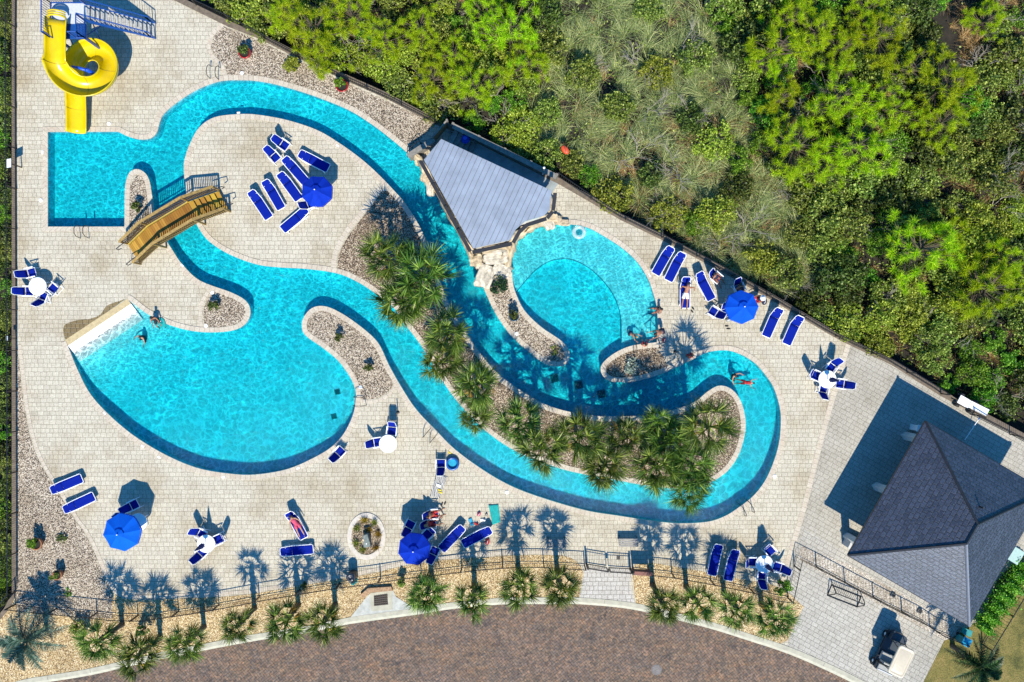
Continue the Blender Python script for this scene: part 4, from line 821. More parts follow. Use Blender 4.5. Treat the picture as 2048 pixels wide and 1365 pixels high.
def chair(label, loc, rz):
    t = thing('pool_chair', label, 'chair', loc, rz, 'blue sling chairs'); zs = .43; back = R(62); Lb = .78; dz, dy = math.sin(back) * Lb, math.cos(back) * Lb
    def sl(p, q, w0, w1):
        vs = []
        for i in range(5):
            f = i / 4
            for g in (-1, -.4, .4, 1): vs.append(((w0 + (w1 - w0) * f) * g, p[0] + (q[0] - p[0]) * f, p[1] + (q[1] - p[1]) * f - .03 * (1 - g * g)))
        return MB().add(vs, [(i * 4 + j, i * 4 + j + 1, i * 4 + j + 5, i * 4 + j + 4) for i in range(4) for j in range(3)])
    o = sl((-.24, zs + .02), (.2, zs - .02), .235, .235).build('seat_sling', M['sling'], t, True); o.modifiers.new('thickness', 'SOLIDIFY').thickness = .012
    o = sl((.24, zs + .02), (.24 + dy, zs + dz), .235, .20).build('back_sling', M['sling'], t, True); o.modifiers.new('thickness', 'SOLIDIFY').thickness = .012
    MB().tube([(-.26, .22, zs - .01), (-.26, -.26, zs + .01), (.26, -.26, zs + .01), (.26, .22, zs - .01)], .018, 6, True).build('seat_frame', M['white'], t)
    MB().tube([(-.26, .22, zs), (-.23, .22 + dy * .85, zs + dz * .85), (-.16, .24 + dy, zs + dz + .02), (.16, .24 + dy, zs + dz + .02), (.23, .22 + dy * .85, zs + dz * .85), (.26, .22, zs)], .018, 6).build('back_frame', M['white'], t)
    for s in (-1, 1):
        MB().box((s * .29, 0, .64), (.055, .54, .035)).build('armrest', M['white'], t)
        MB().tube([(s * .28, -.22, .63), (s * .28, .28, 0)], .02, 5).build('leg', M['white'], t); MB().tube([(s * .285, .24, .62), (s * .285, -.28, 0)], .02, 5).build('leg', M['white'], t)
    MB().tube([(-.28, .27, .05), (.28, .27, .05)], .015, 5).build('stretcher', M['white'], t)
    return t
# centre px of the seat, px direction in which the backrest lies
CH = [(63,546,-24,6,'blue chair left of the white table by the left fence, back pointing at the wall'),(58,583,-20,0,'blue chair at the lower left of the white table by the left fence'),(107,577,13,11,'blue chair at the right of the white table by the left fence'),(88,594,-8,20,'blue chair below the white table by the left fence'),
 (755,885,-14,2,'blue chair to the left of the white table between lagoon and river'),(784,862,2,-20,'blue chair above the white table between lagoon and river'),(680,904,-13,14,'blue chair standing alone at the lower right rim of the lagoon'),(882,928,0,20,'blue chair beside the small inflatable pool'),
 (568,291,-13,-9,'blue chair at the top of the island, uppermost of the pair'),(550,315,-12,-14,'blue chair on the island just above the row of loungers'),
 (404,1068,-14,-8,'blue chair at the upper left of the white table on the lower deck'),(437,1079,18,-8,'blue chair at the right of the white table on the lower deck'),(405,1105,-12,12,'blue chair at the lower left of the white table on the lower deck'),
 (1632,752,-13,-6,'blue chair at the left of the white table on the right deck'),(1662,735,10,-14,'blue chair above the white table on the right deck'),(1681,768,20,3,'blue chair at the right of the white table on the right deck'),(1646,778,-4,20,'blue chair below the white table on the right deck'),
 (1540,1102,-14,-16,'blue chair above the table shaded by palms at the lower right'),(1555,1134,20,6,'blue chair at the right of the table shaded by palms'),(1523,1152,-2,20,'blue chair below the table shaded by palms'),(1505,1124,-20,0,'blue chair at the left of the table shaded by palms'),
 (268,1010,-16,8,'blue chair in the shadow of the sky blue umbrella'),(252,1040,-12,-14,'blue chair half hidden under the sky blue umbrella'),
 (820,1050,-8,16,'blue chair in the shadow cast by the dark blue umbrella'),(855,1069,12,-12,'blue chair between the dark blue umbrella and the person in red'),(869,1103,-10,20,'blue chair touching the right rim of the dark blue umbrella'),
 (868,1028,-20,2,'chair with a shirtless person sitting in it'),(863,1047,-20,2,'chair with a person in red sitting in it'),
 (1427,624,15,9,'blue chair left of the umbrella by the diagonal wall'),(1453,625,-6,-16,'blue chair half under the left rim of the umbrella by the diagonal wall'),(1478,577,-8,-18,'chair behind the umbrella by the diagonal wall with a person in it'),(622,408,-16,6,'blue chair peeking from the lower left rim of the top umbrella'),
 (1432,556,-12,-10,'chair with a person under a towel beside the diagonal wall')]
C0 = None
for (px, py, dx, dy, lab) in CH:
    q = P(px, py, .43); rz = math.atan2(-dy, dx) - math.pi / 2
    if C0 is None: C0 = chair(lab, (q.x, q.y, 0), rz)
    else: copy_tree(C0, (q.x, q.y, 0), rz, lab)

def table(label, px, py):
    q = P(px, py, .72); t = thing('round_table', label, 'table', (q.x, q.y, 0), 0, 'round white tables'); r = .53
    MB().lathe([(.03, .69), (r - .02, .685), (r, .70), (r, .715), (r - .015, .725), (.03, .725)], 40).build('tabletop', M['white'], t)
    for k in range(4): a = R(45 + 90 * k); MB().tube([(math.cos(a) * .3, math.sin(a) * .3, .69), (math.cos(a) * .4, math.sin(a) * .4, 0)], [.03, .025], 6).build('leg', M['white'], t)
    return t
T0 = table('round white table with four chairs by the left fence', 75, 573)
TB = [(776,888,'bare round white table between the lagoon and the river'),(412,1088,'round white table with a folded umbrella on the lower deck'),(1655,759,'round white table with a folded umbrella on the right deck'),(1529,1129,'round white table mottled with palm shade at the lower right'),(276,1045,'round white table under the sky blue umbrella'),(641,391,'round white table under the top umbrella on the island'),(836,1098,'round white table under the dark blue umbrella'),(1478,615,'round white table under the umbrella by the diagonal wall')]
for px, py, lab in TB: q = P(px, py, .72); copy_tree(T0, (q.x, q.y, 0), 0, lab)

def umbrella(label, px, py, r, mat, rot):
    q = P(px, py, 2.35); t = thing('patio_umbrella', label, 'umbrella', (q.x, q.y, 0), R(rot), 'open blue umbrellas'); zr, za = 2.0, 2.48; n = 8; K = 6
    vs = [(0, 0, za)]; fs = []
    for i in range(1, K + 1):
        f = i / K
        for k in range(n * 4):
            a = 2 * math.pi * k / (n * 4); g = k % 4; lin = [1, .945, .925, .945][g]; sag = [0, .035, .05, .035][g] * f
            vs.append((r * f * lin * math.cos(a), r * f * lin * math.sin(a), za - (za - zr) * f ** 1.15 - sag))
    for k in range(n * 4): fs.append((0, 1 + k, 1 + (k + 1) % (n * 4)))
    for i in range(K - 1):
        for k in range(n * 4): fs.append((1 + i * n * 4 + k, 1 + (i + 1) * n * 4 + k, 1 + (i + 1) * n * 4 + (k + 1) % (n * 4), 1 + i * n * 4 + (k + 1) % (n * 4)))
    o = MB().add(vs, fs).build('canopy', mat, t); o.modifiers.new('thickness', 'SOLIDIFY').thickness = .008
    m = MB(); vt = vs[1 + (K - 1) * n * 4:]
    m.add([(x * 1.003, y * 1.003, z) for x, y, z in vt] + [(x * 1.02, y * 1.02, z - .12) for x, y, z in vt], [(k, (k + 1) % (n * 4), n * 4 + (k + 1) % (n * 4), n * 4 + k) for k in range(n * 4)])
    m.build('valance', mat, t)
    MB().add([(0, 0, za + .10)] + [(.3 * math.cos(2 * math.pi * k / 8), .3 * math.sin(2 * math.pi * k / 8), za - .05) for k in range(8)], [(0, 1 + k, 1 + (k + 1) % 8) for k in range(8)]).build('vent_cap', mat, t)
    for k in range(8): a = 2 * math.pi * k / 8; MB().tube([(0, 0, za - .03), (r * .55 * math.cos(a), r * .55 * math.sin(a), za - (za - zr) * .5 - .03), (r * .98 * math.cos(a), r * .98 * math.sin(a), zr - .02)], .012, 4).build('rib', M['white'], t)
    MB().tube([(0, 0, 0), (0, 0, za)], .024, 8).build('pole', M['white'], t); MB().ball((0, 0, za + .13), .04, 8, 5).build('finial', M['white'], t); MB().lathe([(.26, 0), (.26, .06), (.05, .1), (.05, .3)], 16).build('base', M['white'], t)
umbrella('open sky blue umbrella at the lower left, the brightest and largest', 238, 1068, 1.10, M['canopy_sky'], 8)
umbrella('open royal blue umbrella on the island beside the lounger row', 631, 381, .92, M['canopy_deep'], 20)
umbrella('open blue umbrella close to the diagonal wall on the right', 1487, 614, .97, M['canopy_mid'], 2)
umbrella('open dark blue umbrella dappled by palm shade at the bottom fence', 827, 1102, .95, M['canopy_deep'], 15)
def closed_umbrella(label, px, py):
    q = P(px, py, .72); t = thing('folded_umbrella', label, 'umbrella', (q.x, q.y, 0), 0, 'folded navy umbrellas'); pr = []
    vs = []; fs = []; n = 16
    for i, (z, r) in enumerate(((1.18, .13), (1.3, .16), (1.7, .12), (2.1, .07), (2.35, .035), (2.42, .02))):
        for k in range(n): a = 2 * math.pi * k / n; rr = r * (1 if k % 2 else .62); vs.append((rr * math.cos(a), rr * math.sin(a), z))
    for i in range(5):
        for k in range(n): fs.append((i * n + k, i * n + (k + 1) % n, (i + 1) * n + (k + 1) % n, (i + 1) * n + k))
    MB().add(vs, fs + [tuple(range(n))[::-1]]).build('canopy', M['canopy_navy'], t); MB().tube([(0, 0, 0), (0, 0, 2.5)], .022, 8).build('pole', M['white'], t); MB().lathe([(.24, 0), (.24, .06), (.05, .09)], 16).build('base', M['white'], t)
    MB().tube([(.14 * math.cos(a), .14 * math.sin(a), 1.5) for a in [2 * math.pi * k / 12 for k in range(12)]], .012, 4, True).build('strap', M['canopy_navy'], t)
closed_umbrella('folded navy umbrella in the white table on the lower deck', 412, 1087)
closed_umbrella('folded navy umbrella in the white table on the right deck', 1655, 759)
closed_umbrella('folded navy umbrella in the table shaded by palms', 1529, 1128)

# ------------------------------------------------------------------ palms
def ribbons(base, dirs, length, width, droop, side, nseg=3, taper=(1, .95, .6, .06)):
    """leaf blades as tapering ribbons: base (n,3), dirs (n,3), length (n,), width (n,), droop (n,), side (n,3)"""
    n = len(base); V = np.zeros((n, (nseg + 1) * 2, 3))
    for i in range(nseg + 1):
        f = i / nseg; c = base + dirs * (length * f)[:, None]; c[:, 2] -= droop * f * f
        w = side * (width * taper[i])[:, None] * .5; V[:, 2 * i] = c - w; V[:, 2 * i + 1] = c + w
    F = np.array([[2 * i, 2 * i + 1, 2 * i + 3, 2 * i + 2] for i in range(nseg)])
    return V.reshape(-1, 3), (F[None] + (np.arange(n) * (nseg + 1) * 2)[:, None, None]).reshape(-1, 4)
class Acc:
    def __init__(s): s.V = []; s.F = []; s.n = 0
    def add(s, V, F): s.V.append(V); s.F.append(F + s.n); s.n += len(V)
    def mesh(s, name): return npmesh(name, np.concatenate(s.V), np.concatenate(s.F))
def nrm(a): return a / np.maximum(1e-9, np.linalg.norm(a, axis=-1, keepdims=True))
def fan_crown(seed, nf=19, rad=1.35, lo=-.45, hi=1.15, dead=False):
    r = np.random.default_rng(seed); A = Acc()
    for k in range(nf):
        az = k * 2.39996 + r.normal(0, .22); f = k / nf if not dead else r.uniform(.0, .2)
        e = lo + (hi - lo) * f + r.normal(0, .14)
        d = np.array([math.cos(az) * math.cos(e), math.sin(az) * math.cos(e), math.sin(e)]); s = np.array([-math.sin(az), math.cos(az), 0])
        roll = r.normal(0, .5); s2 = s * math.cos(roll) + np.cross(d, s) * math.sin(roll); up = np.cross(d, s2)
        lp = rad * r.uniform(.42, .66) * (1 if f < .75 else .75); tip = d * lp; tip[2] -= .10 * lp
        A.add(*ribbons(np.zeros((1, 3)), d[None], np.array([lp]), np.array([.05]), np.array([.10 * lp]), s2[None], taper=(1, .9, .7, .6)))
        m = 30; t = np.linspace(-1, 1, m) * R(96) + r.normal(0, .04, m); ll = rad * .56 * (.55 + .45 * np.cos(t * .8)) * r.uniform(.8, 1.15, m)
        fold = r.uniform(.1, .5)
        dd = d[None] * np.cos(t)[:, None] + s2[None] * np.sin(t)[:, None] * .85 + up[None] * (.05 + fold * np.abs(np.sin(t)))[:, None]; dd = nrm(dd + r.normal(0, .05, dd.shape))
        sd = nrm(np.cross(dd, up[None] + r.normal(0, .6, dd.shape)))
        A.add(*ribbons(np.repeat(tip[None], m, 0), dd, ll, np.full(m, .029 * rad), ll * r.uniform(.05, .4, m) * (1 if not dead else 2), sd))
    return A.mesh('crown')
def feather_crown(seed, nf=26, rad=2.0, lo=-.2, hi=1.2):
    r = np.random.default_rng(seed); A = Acc()
    for k in range(nf):
        az = k * 2.39996 + r.normal(0, .1); e = lo + (hi - lo) * k / nf; Lr = rad * r.uniform(.85, 1.1)
        d = np.array([math.cos(az) * math.cos(e), math.sin(az) * math.cos(e), math.sin(e)]); s = np.array([-math.sin(az), math.cos(az), 0.]); up = np.cross(d, s)
        A.add(*ribbons(np.zeros((1, 3)), d[None], np.array([Lr]), np.array([.05]), np.array([.5 * Lr]), s[None]))
        m = 34; t = np.linspace(.12, 1, m); b = d[None] * (Lr * t)[:, None]; b[:, 2] -= .5 * Lr * t * t
        for sg in (-1, 1):
            dd = nrm(d[None] * .75 + s[None] * sg * .8 + up[None] * .3 + r.normal(0, .08, (m, 3))); ll = .26 * rad * np.sin(np.clip(t, 0, .97) * math.pi * .85 + .35)
            A.add(*ribbons(b, dd, np.maximum(ll, .08), np.full(m, .036), ll * .25, nrm(np.cross(dd, up[None] + .0 * dd))))
    return A.mesh('crown')
def trunk_mesh(h, r0, r1, lean=(0, 0), boots=True, seed=0):
    rr = random.Random(seed); m = MB(); n = 9; pts = [(lean[0] * (i / n) ** 2, lean[1] * (i / n) ** 2, h * i / n) for i in range(n + 1)]
    m.tube(pts, [r0 * (1.25 if i == 0 else 1) + (r1 - r0) * i / n for i in range(n + 1)], 10)
    if boots:
        for k in range(22):
            z = h * (.35 + .62 * k / 22); a = k * 2.4; rad = r1 * 1.0; m.box((math.cos(a) * rad + lean[0] * (z / h) ** 2, math.sin(a) * rad + lean[1] * (z / h) ** 2, z), (.09, .07, .2), a, Matrix.Rotation(-.35, 3, 'Y'))
    me = bpy.data.meshes.new('trunk'); me.from_pydata(m.v, [], m.f); me.update(); return me
FAN = [fan_crown(s, 21 + s % 4 * 2) for s in range(1, 9)]; DEAD = [fan_crown(40 + s, 5, 1.2, -.75, -.3, True) for s in range(3)]
def palm(label, px, py, h, sc, i, group, crown=None, m='palm', cat='palm tree', dead=True, yaw=None):
    q = P(px, py, h + .1); t = thing('palm_tree', label, cat, (q.x, q.y, 0), R(i * 77 if yaw is None else yaw), group)
    link('trunk', trunk_mesh(h, .15, .13, seed=i), M['bark'], t)
    c = link('crown', (crown or FAN[i % len(FAN)]).copy() if crown else FAN[i % len(FAN)], M[m], t); c.location = (0, 0, h); c.scale = (sc, sc, sc)
    if dead: d = link('dead_fronds', DEAD[i % 3], M['palm_dead'], t); d.location = (0, 0, h - .08); d.scale = (sc,) * 3
    return t
ROW = [(192,1287,2.9,1.02,'cabbage palm right of the blue green palm in the bottom row'),(272,1316,3.0,1.08,'cabbage palm overhanging the kerb, second from the blue green palm'),(368,1291,2.8,.96,'cabbage palm overhanging the kerb, third from the blue green palm'),(472,1255,3.1,.86,'small cabbage palm standing midway between the blue green palm and the storm inlet'),(568,1246,2.9,1.08,'cabbage palm second to the left of the storm inlet'),(646,1247,3.0,.98,'cabbage palm next to the left of the storm inlet'),
 (853,1190,2.9,1.04,'cabbage palm next to the right of the storm inlet'),(945,1205,3.0,.96,'cabbage palm second to the right of the storm inlet'),(1038,1178,3.2,1.02,'cabbage palm second to the left of the white walkway'),(1121,1178,3.3,1.0,'cabbage palm next to the left of the white walkway'),(1330,1214,3.8,.88,'tall cabbage palm next to the right of the gate walkway'),(1398,1210,3.2,.98,'cabbage palm second to the right of the gate walkway'),(1476,1220,2.9,.96,'cabbage palm third to the right of the gate walkway'),(1552,1240,2.6,1.0,'low cabbage palm at the corner by the driveway')]
for i, (px, py, h, sc, lab) in enumerate(ROW): palm(lab, px, py, h, sc * .98, i, 'cabbage palms along the kerb')
ISL = [(769,515,3.3,1.10,'topmost palm of the planted island, by the brown pebble tip'),(845,552,3.8,1.28,'largest palm of the upper island clump, leaning over the river'),(805,604,3.5,1.20,'palm overhanging the lower channel in the upper island clump'),(893,668,3.9,1.05,'palm between the two channels below the upper clump'),(884,725,3.4,.95,'palm with fronds reaching the lower channel'),(951,770,3.9,1.02,'round crowned palm on the left half of the long bed'),(951,832,2.4,.74,'small low palm with browning fronds at the bed edge'),(1037,845,3.9,1.0,'palm left of centre in the long bed, next to the bend'),(1083,898,4.2,1.06,'palm dipping over the lower channel left of centre'),(1161,873,4.3,1.08,'palm near the middle of the long bed'),(1210,930,3.5,1.12,'palm hanging over the lower channel near the middle'),(1255,876,3.3,.92,'thin crowned palm with gaps in the middle of the bed'),(1316,853,3.1,.82,'small upright palm amid the right hand clump'),(1342,886,3.4,1.06,'palm in the heart of the right hand clump'),(1315,936,3.4,1.08,'palm on the lower left of the right hand clump'),(1420,854,4.9,1.2,'big round palm at the right end of the long bed'),(1386,934,3.6,1.08,'palm on the lower right of the right hand clump'),(1379,980,3.4,.95,'lowest palm of the right hand clump over the water')]
for i, (px, py, h, sc, lab) in enumerate(ISL): palm(lab, px, py, h, sc * 1.12, i + 20, 'palms on the planted island')
palm('blue green feather palm in the bottom left corner', 48, 1284, 2.1, 1.0, 3, None, feather_crown(5, 26, 1.9, -.3, 1.15), 'palm_blue', dead=False)
palm('dark green feather palm in the lower right corner of the lawn', 1966, 1335, 3.0, 1.0, 5, None, feather_crown(9, 24, 1.55, -.35, 1.1), 'palm_dark', dead=False)

# ------------------------------------------------------------------ shrubs and the thicket
def leaf_quads(c, l, w, r, upb=.5):
    n = len(c); d = r.normal(0, 1, (n, 3)); d[:, 2] *= upb; d = nrm(d); q = nrm(r.normal(0, 1, (n, 3))); s = nrm(np.cross(d, q)); l = np.asarray(l).reshape(-1, 1); w = np.asarray(w).reshape(-1, 1)
    V = np.stack([c - d * l, c + s * w, c + d * l, c - s * w], 1).reshape(-1, 3); return V, np.arange(n * 4).reshape(n, 4)
def bush_crown(seed, n=1300, rad=1.0, hgt=1.0, l=.075, w=.042, clumps=26, spread=.24, name='crown'):
    r = np.random.default_rng(seed); a = r.uniform(0, 2 * math.pi, clumps); rr = np.sqrt(r.uniform(0, 1, clumps)) * rad * .85; z = hgt * (.35 + .6 * np.sqrt(np.maximum(0, 1 - (rr / rad) ** 2))) * r.uniform(.6, 1.05, clumps)
    cc = np.stack([rr * np.cos(a), rr * np.sin(a), z], 1); k = r.integers(0, clumps, n); d = nrm(r.normal(0, 1, (n, 3))) * (r.uniform(.3, 1, n) ** .5)[:, None] * spread * r.uniform(.7, 1.35, clumps)[k][:, None]
    c = cc[k] + d; c[:, 2] = np.maximum(.03, c[:, 2]); V, F = leaf_quads(c, r.uniform(.6, 1.3, n) * l, r.uniform(.6, 1.3, n) * w, r); return npmesh(name, V, F), cc
def stems(cc, r0=.035, seed=0):
    m = MB(); rr = random.Random(seed)
    for c in cc: a = rr.uniform(0, 6.28); m.tube([(.06 * math.cos(a), .06 * math.sin(a), 0), (c[0] * .45 + rr.uniform(-.08, .08), c[1] * .45 + rr.uniform(-.08, .08), c[2] * .6), tuple(c)], [r0, r0 * .6, r0 * .25], 5)
    me = bpy.data.meshes.new('trunk'); me.from_pydata(m.v, [], m.f); me.update(); return me
def tuft_crown(seed, nt=52, rad=1.7, hgt=4.2, nl=105, L0=.33):
    r = np.random.default_rng(seed); a = r.uniform(0, 6.283, nt); q = np.sqrt(r.uniform(0.02, 1, nt)); lob = 1 + .3 * np.sin(a * 3 + seed) + .18 * np.sin(a * 5 + 2 * seed); x = q * rad * lob
    z = hgt * (1 - .42 * q) * r.uniform(.86, 1.05, nt); cc = np.stack([x * np.cos(a), x * np.sin(a), z], 1); A = Acc()
    ax = nrm(np.stack([np.cos(a) * (.2 + .7 * q), np.sin(a) * (.2 + .7 * q), np.full(nt, .9)], 1) + r.normal(0, .2, (nt, 3)))
    for i in range(nt):
        d = r.normal(0, 1, (nl, 3)); d = nrm(nrm(d) + ax[i] * .55); s = nrm(np.cross(d, r.normal(0, 1, (nl, 3)))); ln = L0 * r.uniform(.7, 1.15, nl)
        A.add(*ribbons(np.repeat(cc[i][None], nl, 0) + ax[i] * r.uniform(-.12, .1, nl)[:, None], d, ln, np.full(nl, .019), ln * .12, s, 1, (1, .25)))
    return A.mesh('crown'), cc
def pine_trunk(cc, hgt, seed):
    m = MB(); rr = random.Random(seed); m.tube([(0, 0, 0), (.05, .03, hgt * .5), (0, 0, hgt * .95)], [.12, .09, .03], 8)
    for c in cc:
        z = max(.5, c[2] - .9 * math.hypot(c[0], c[1]) * .55 - .2); m.tube([(0, 0, z), (c[0] * .5, c[1] * .5, (z + c[2]) / 2 - .08), tuple(c)], [.04, .028, .012], 4)
    me = bpy.data.meshes.new('trunk'); me.from_pydata(m.v, [], m.f); me.update(); return me
GZ = -1.0
PV = []
for s in range(5): c, cc = tuft_crown(60 + s, 50 + 4 * s); PV.append((c, pine_trunk(cc, 4.2, s)))
PINES = [(1565,85,60),(1640,55,48),(1590,30,45),(1690,185,58),(1775,60,50),(1835,130,48),(1908,165,56),(1895,240,46),(1722,285,62),(1606,285,56),(1540,120,36),(1660,330,40),(1850,500,66),(1905,470,44),(1992,575,58),(2030,520,44),(1020,50,56),(1050,120,42),(622,50,58),(700,20,46),(645,100,40),(945,165,46),(905,100,36),(1745,10,42),(1990,30,36),(560,15,40),(770,70,44),(835,45,40),(865,150,40),(975,20,40),(1570,190,40),(1800,210,46),(1690,90,40)]
for i, (px, py, r) in enumerate(PINES):
    s = r * S / 1.75; h = 4.2 * s ** .6; q = P(px, py, GZ + h * .8)
    zone = 'in the big lime green stand at the upper right' if px > 1500 and py < 360 else 'in the clump towards the right edge of the thicket' if px > 1500 else 'beside the tall grass at the top centre' if px > 880 else 'behind the fence at the top left of the thicket'
    t = thing('pine_tree', 'lime green young pine ' + zone, 'pine tree', (q.x, q.y, GZ), R(i * 67), 'young pines ' + zone); c, tr = PV[i % 5]; s *= 1.06; t.scale = (s, s, s)
    link('crown', c, M['pine'], t); link('trunk', tr, M['bark'], t)
wood = px2([(395,-60),(420,-14),(490,30),(590,72),(690,122),(790,172),(890,222),(1010,285),(1130,340),(1230,395),(1330,445),(1450,515),(1560,580),(1680,648),(1800,712),(1900,770),(2080,866),(2130,860),(2130,-60)])
def inw(x, y): return pip(np.asarray(x), np.asarray(y), wood)
GR = px2([(1040,-60),(1110,60),(1090,170),(1040,230),(1090,300),(1180,330),(1260,415),(1330,455),(1430,515),(1545,585),(1630,590),(1650,520),(1600,420),(1545,330),(1500,260),(1490,140),(1440,60),(1450,-60)])
def sample(n, poly, r):
    xs = np.array([p.x for p in poly]); ys = np.array([p.y for p in poly]); x = r.uniform(xs.min(), xs.max(), n); y = r.uniform(ys.min(), ys.max(), n); k = pip(x, y, poly); return np.stack([x[k], y[k]], 1)
BV = {}
for kind, mt, l, w, n in (('olive','olive',.062,.04,1900),('bright','bright',.055,.036,2000),('mustard','mustard',.058,.04,1800),('dark','darkleaf',.07,.045,1700)):
    BV[kind] = []
    for s in range(3):
        c, cc = bush_crown(hash((kind, s)) % 1 + len(kind) * 10 + s, n, 1.0, 1.15, l, w, 30, .26); BV[kind].append((c, stems(cc, .03, s), mt))
r_ = np.random.default_rng(5); spots = []
cand = sample(6000, wood, r_)
for p in cand:
    if pip(p[0:1], p[1:2], GR)[0] and r_.random() > (.03 if p[1] > 8.0 else .10): continue
    px, py = p[0] / S + 1024, 682.5 - p[1] / S
    if 1880 < px < 1975 and py < 160: continue
    if px > 1985 and py < 300 and r_.random() > .2: continue
    if any((p[0] - q[0]) ** 2 + (p[1] - q[1]) ** 2 < (1.15) ** 2 for q in spots): continue
    spots.append(tuple(p))
    if len(spots) > 250: break
KADJ = {'olive': 'olive green', 'bright': 'fresh green', 'mustard': 'yellow green', 'dark': 'dark green'}
for i, (x, y) in enumerate(spots):
    px, py = x / S + 1024, 682.5 - y / S; u = noise.noise(Vector((x * .16, y * .16, 3))) + r_.normal(0, .16)
    if px > 1500 and py > 360: kind = 'mustard' if u > .16 else 'olive' if u > -.22 else 'dark' if u > -.38 else 'bright'
    elif px > 1450: kind = 'bright' if u > .1 else 'dark' if u > -.2 else 'olive'
    else: kind = 'olive' if u > .12 else 'mustard' if u > -.08 else 'bright' if u > -.3 else 'dark'
    zone = 'right of the grassy clearing' if px > 1500 and py > 360 else 'under the upper right pines' if px > 1450 else 'above the waterfall house' if px > 800 else 'at the top left'
    c, tr, mt = BV[kind][i % 3]; sc = r_.uniform(.8, 1.25) * (1.1 if kind != 'bright' else .85)
    t = thing('scrub_bush', f'{KADJ[kind]} scrub bush in the thicket {zone}', 'bush', (x, y, GZ), r_.uniform(0, 6.28), f'{KADJ[kind]} scrub {zone}'); t.scale = (sc, sc, sc * r_.uniform(.8, 1.4))
    link('crown', c, M[mt], t); link('trunk', tr, M['twig'], t)
for k in range(34):                          # the strip left of the fence
    py = -20 + k * 37 + r_.uniform(-8, 8); q = P(r_.uniform(-22, 4), py, .2); kind = ['bright', 'dark', 'olive', 'dark'][k % 4]; c, tr, mt = BV[kind][k % 3]; sc = r_.uniform(.6, .85)
    t = thing('scrub_bush', f'{KADJ[kind]} bush outside the left fence', 'bush', (q.x, q.y, GZ), r_.uniform(0, 6), f'{KADJ[kind]} bushes outside the left fence'); t.scale = (sc,) * 3
    link('crown', c, M[mt], t); link('trunk', tr, M['twig'], t)
def bare(seed):
    rr = random.Random(seed); m = MB()
    def grow(p, d, ln, r, dep):
        q = p + d * ln; mid = p.lerp(q, .5) + Vector((rr.uniform(-.1, .1), rr.uniform(-.1, .1), rr.uniform(-.05, .1))) * ln
        m.tube([p, mid, q], [r, r * .85, r * .65], 4)
        if dep == 0: return
        for _ in range(rr.choice((2, 3, 3))): grow(q if rr.random() < .7 else mid, (d + Vector((rr.uniform(-1, 1), rr.uniform(-1, 1), rr.uniform(-.5, .45))) * .75).normalized(), ln * rr.uniform(.55, .85), r * .62, dep - 1)
    for _ in range(4): grow(Vector((0, 0, 0)), Vector((rr.uniform(-1, 1), rr.uniform(-1, 1), 1.0)).normalized(), .75, .028, 3)
    me = bpy.data.meshes.new('branches'); me.from_pydata(m.v, [], m.f); me.update(); return me
BR = [bare(s) for s in range(4)]
brs = sample(400, wood, np.random.default_rng(9)); k = 0; used = []
for p in brs:
    px, py = p[0] / S + 1024, 682.5 - p[1] / S
    if any((p[0] - q[0]) ** 2 + (p[1] - q[1]) ** 2 < 1.7 ** 2 for q in used): continue
    if not (px > 1960 and py < 420 or (1330 < px < 1640 and 330 < py < 600) or (700 < px < 1000) or r_.random() < .4): continue
    used.append(tuple(p)); zone = 'bare grey bush on the sandy right edge' if px > 1930 else 'leafless grey bush near the diagonal wall' if py > 330 else 'leafless grey bush among the upper scrub'
    o = tag(link('bare_bush', BR[k % 4], M['twig']), zone, 'bush', zone.replace('bush', 'bushes')); o.location = (*p, GZ + .2); o.rotation_euler = (0, 0, r_.uniform(0, 6)); s = r_.uniform(.8, 1.3); o.scale = (s, s, s * .95); k += 1
    if k > 52: break
def blades(centres, nb, ln, wd, z0, mat, name, r, lean=.75):
    n = len(centres) * nb; c = np.repeat(centres, nb, 0) + r.normal(0, .07, (n, 2)); base = np.concatenate([c, np.full((n, 1), z0)], 1); a = r.uniform(0, 6.283, n) ; t = r.uniform(.12, lean, n)
    bias = np.repeat(r.normal(0, .35, (len(centres), 2)), nb, 0)
    d = np.stack([np.cos(a) * t + bias[:, 0], np.sin(a) * t + bias[:, 1], np.ones(n)], 1); d = nrm(d); L_ = ln * r.uniform(.6, 1.25, n) * np.repeat(r.uniform(.65, 1.25, len(centres)), nb); s = nrm(np.stack([-d[:, 1], d[:, 0], np.zeros(n)], 1) + r.normal(0, .3, (n, 3)))
    h = d.copy(); h[:, 2] = 0
    V, F = ribbons(base, d, L_, np.full(n, wd), L_ * .42 * r.uniform(.4, 1.4, n), s)
    V = V.reshape(n, 8, 3)
    for i in range(4): V[:, 2 * i:2 * i + 2, :2] += (h[:, None, :2] * (L_ * .55 * (i / 3) ** 2)[:, None, None])
    return tag(link(name, npmesh(name, V.reshape(-1, 3), F), M[mat]), kind='stuff')
r2 = np.random.default_rng(21)
def thin(pts, d):
    out = []
    for p in pts:
        if all((p[0] - q[0]) ** 2 + (p[1] - q[1]) ** 2 > d * d for q in out): out.append(p)
    return np.array(out)
g1 = sample(4200, GR, r2); g1 = g1[inw(g1[:, 0], g1[:, 1])]; g1 = thin(g1, .72); blades(g1, 150, 1.3, .019, GZ, 'grass', 'tall_grass', r2, .95)
g2 = sample(9000, wood, r2); pxs = g2[:, 0] / S + 1024; pys = 682.5 - g2[:, 1] / S
m2 = ((pxs > 1940) & (pys < 420)) | ((pxs > 1180) & (pxs < 1640) & (pys > 240) & (pys < 560)) | (r2.random(len(g2)) < .18)
blades(g2[m2][:900], 40, .8, .018, GZ, 'straw', 'dry_grass', r2, .95)
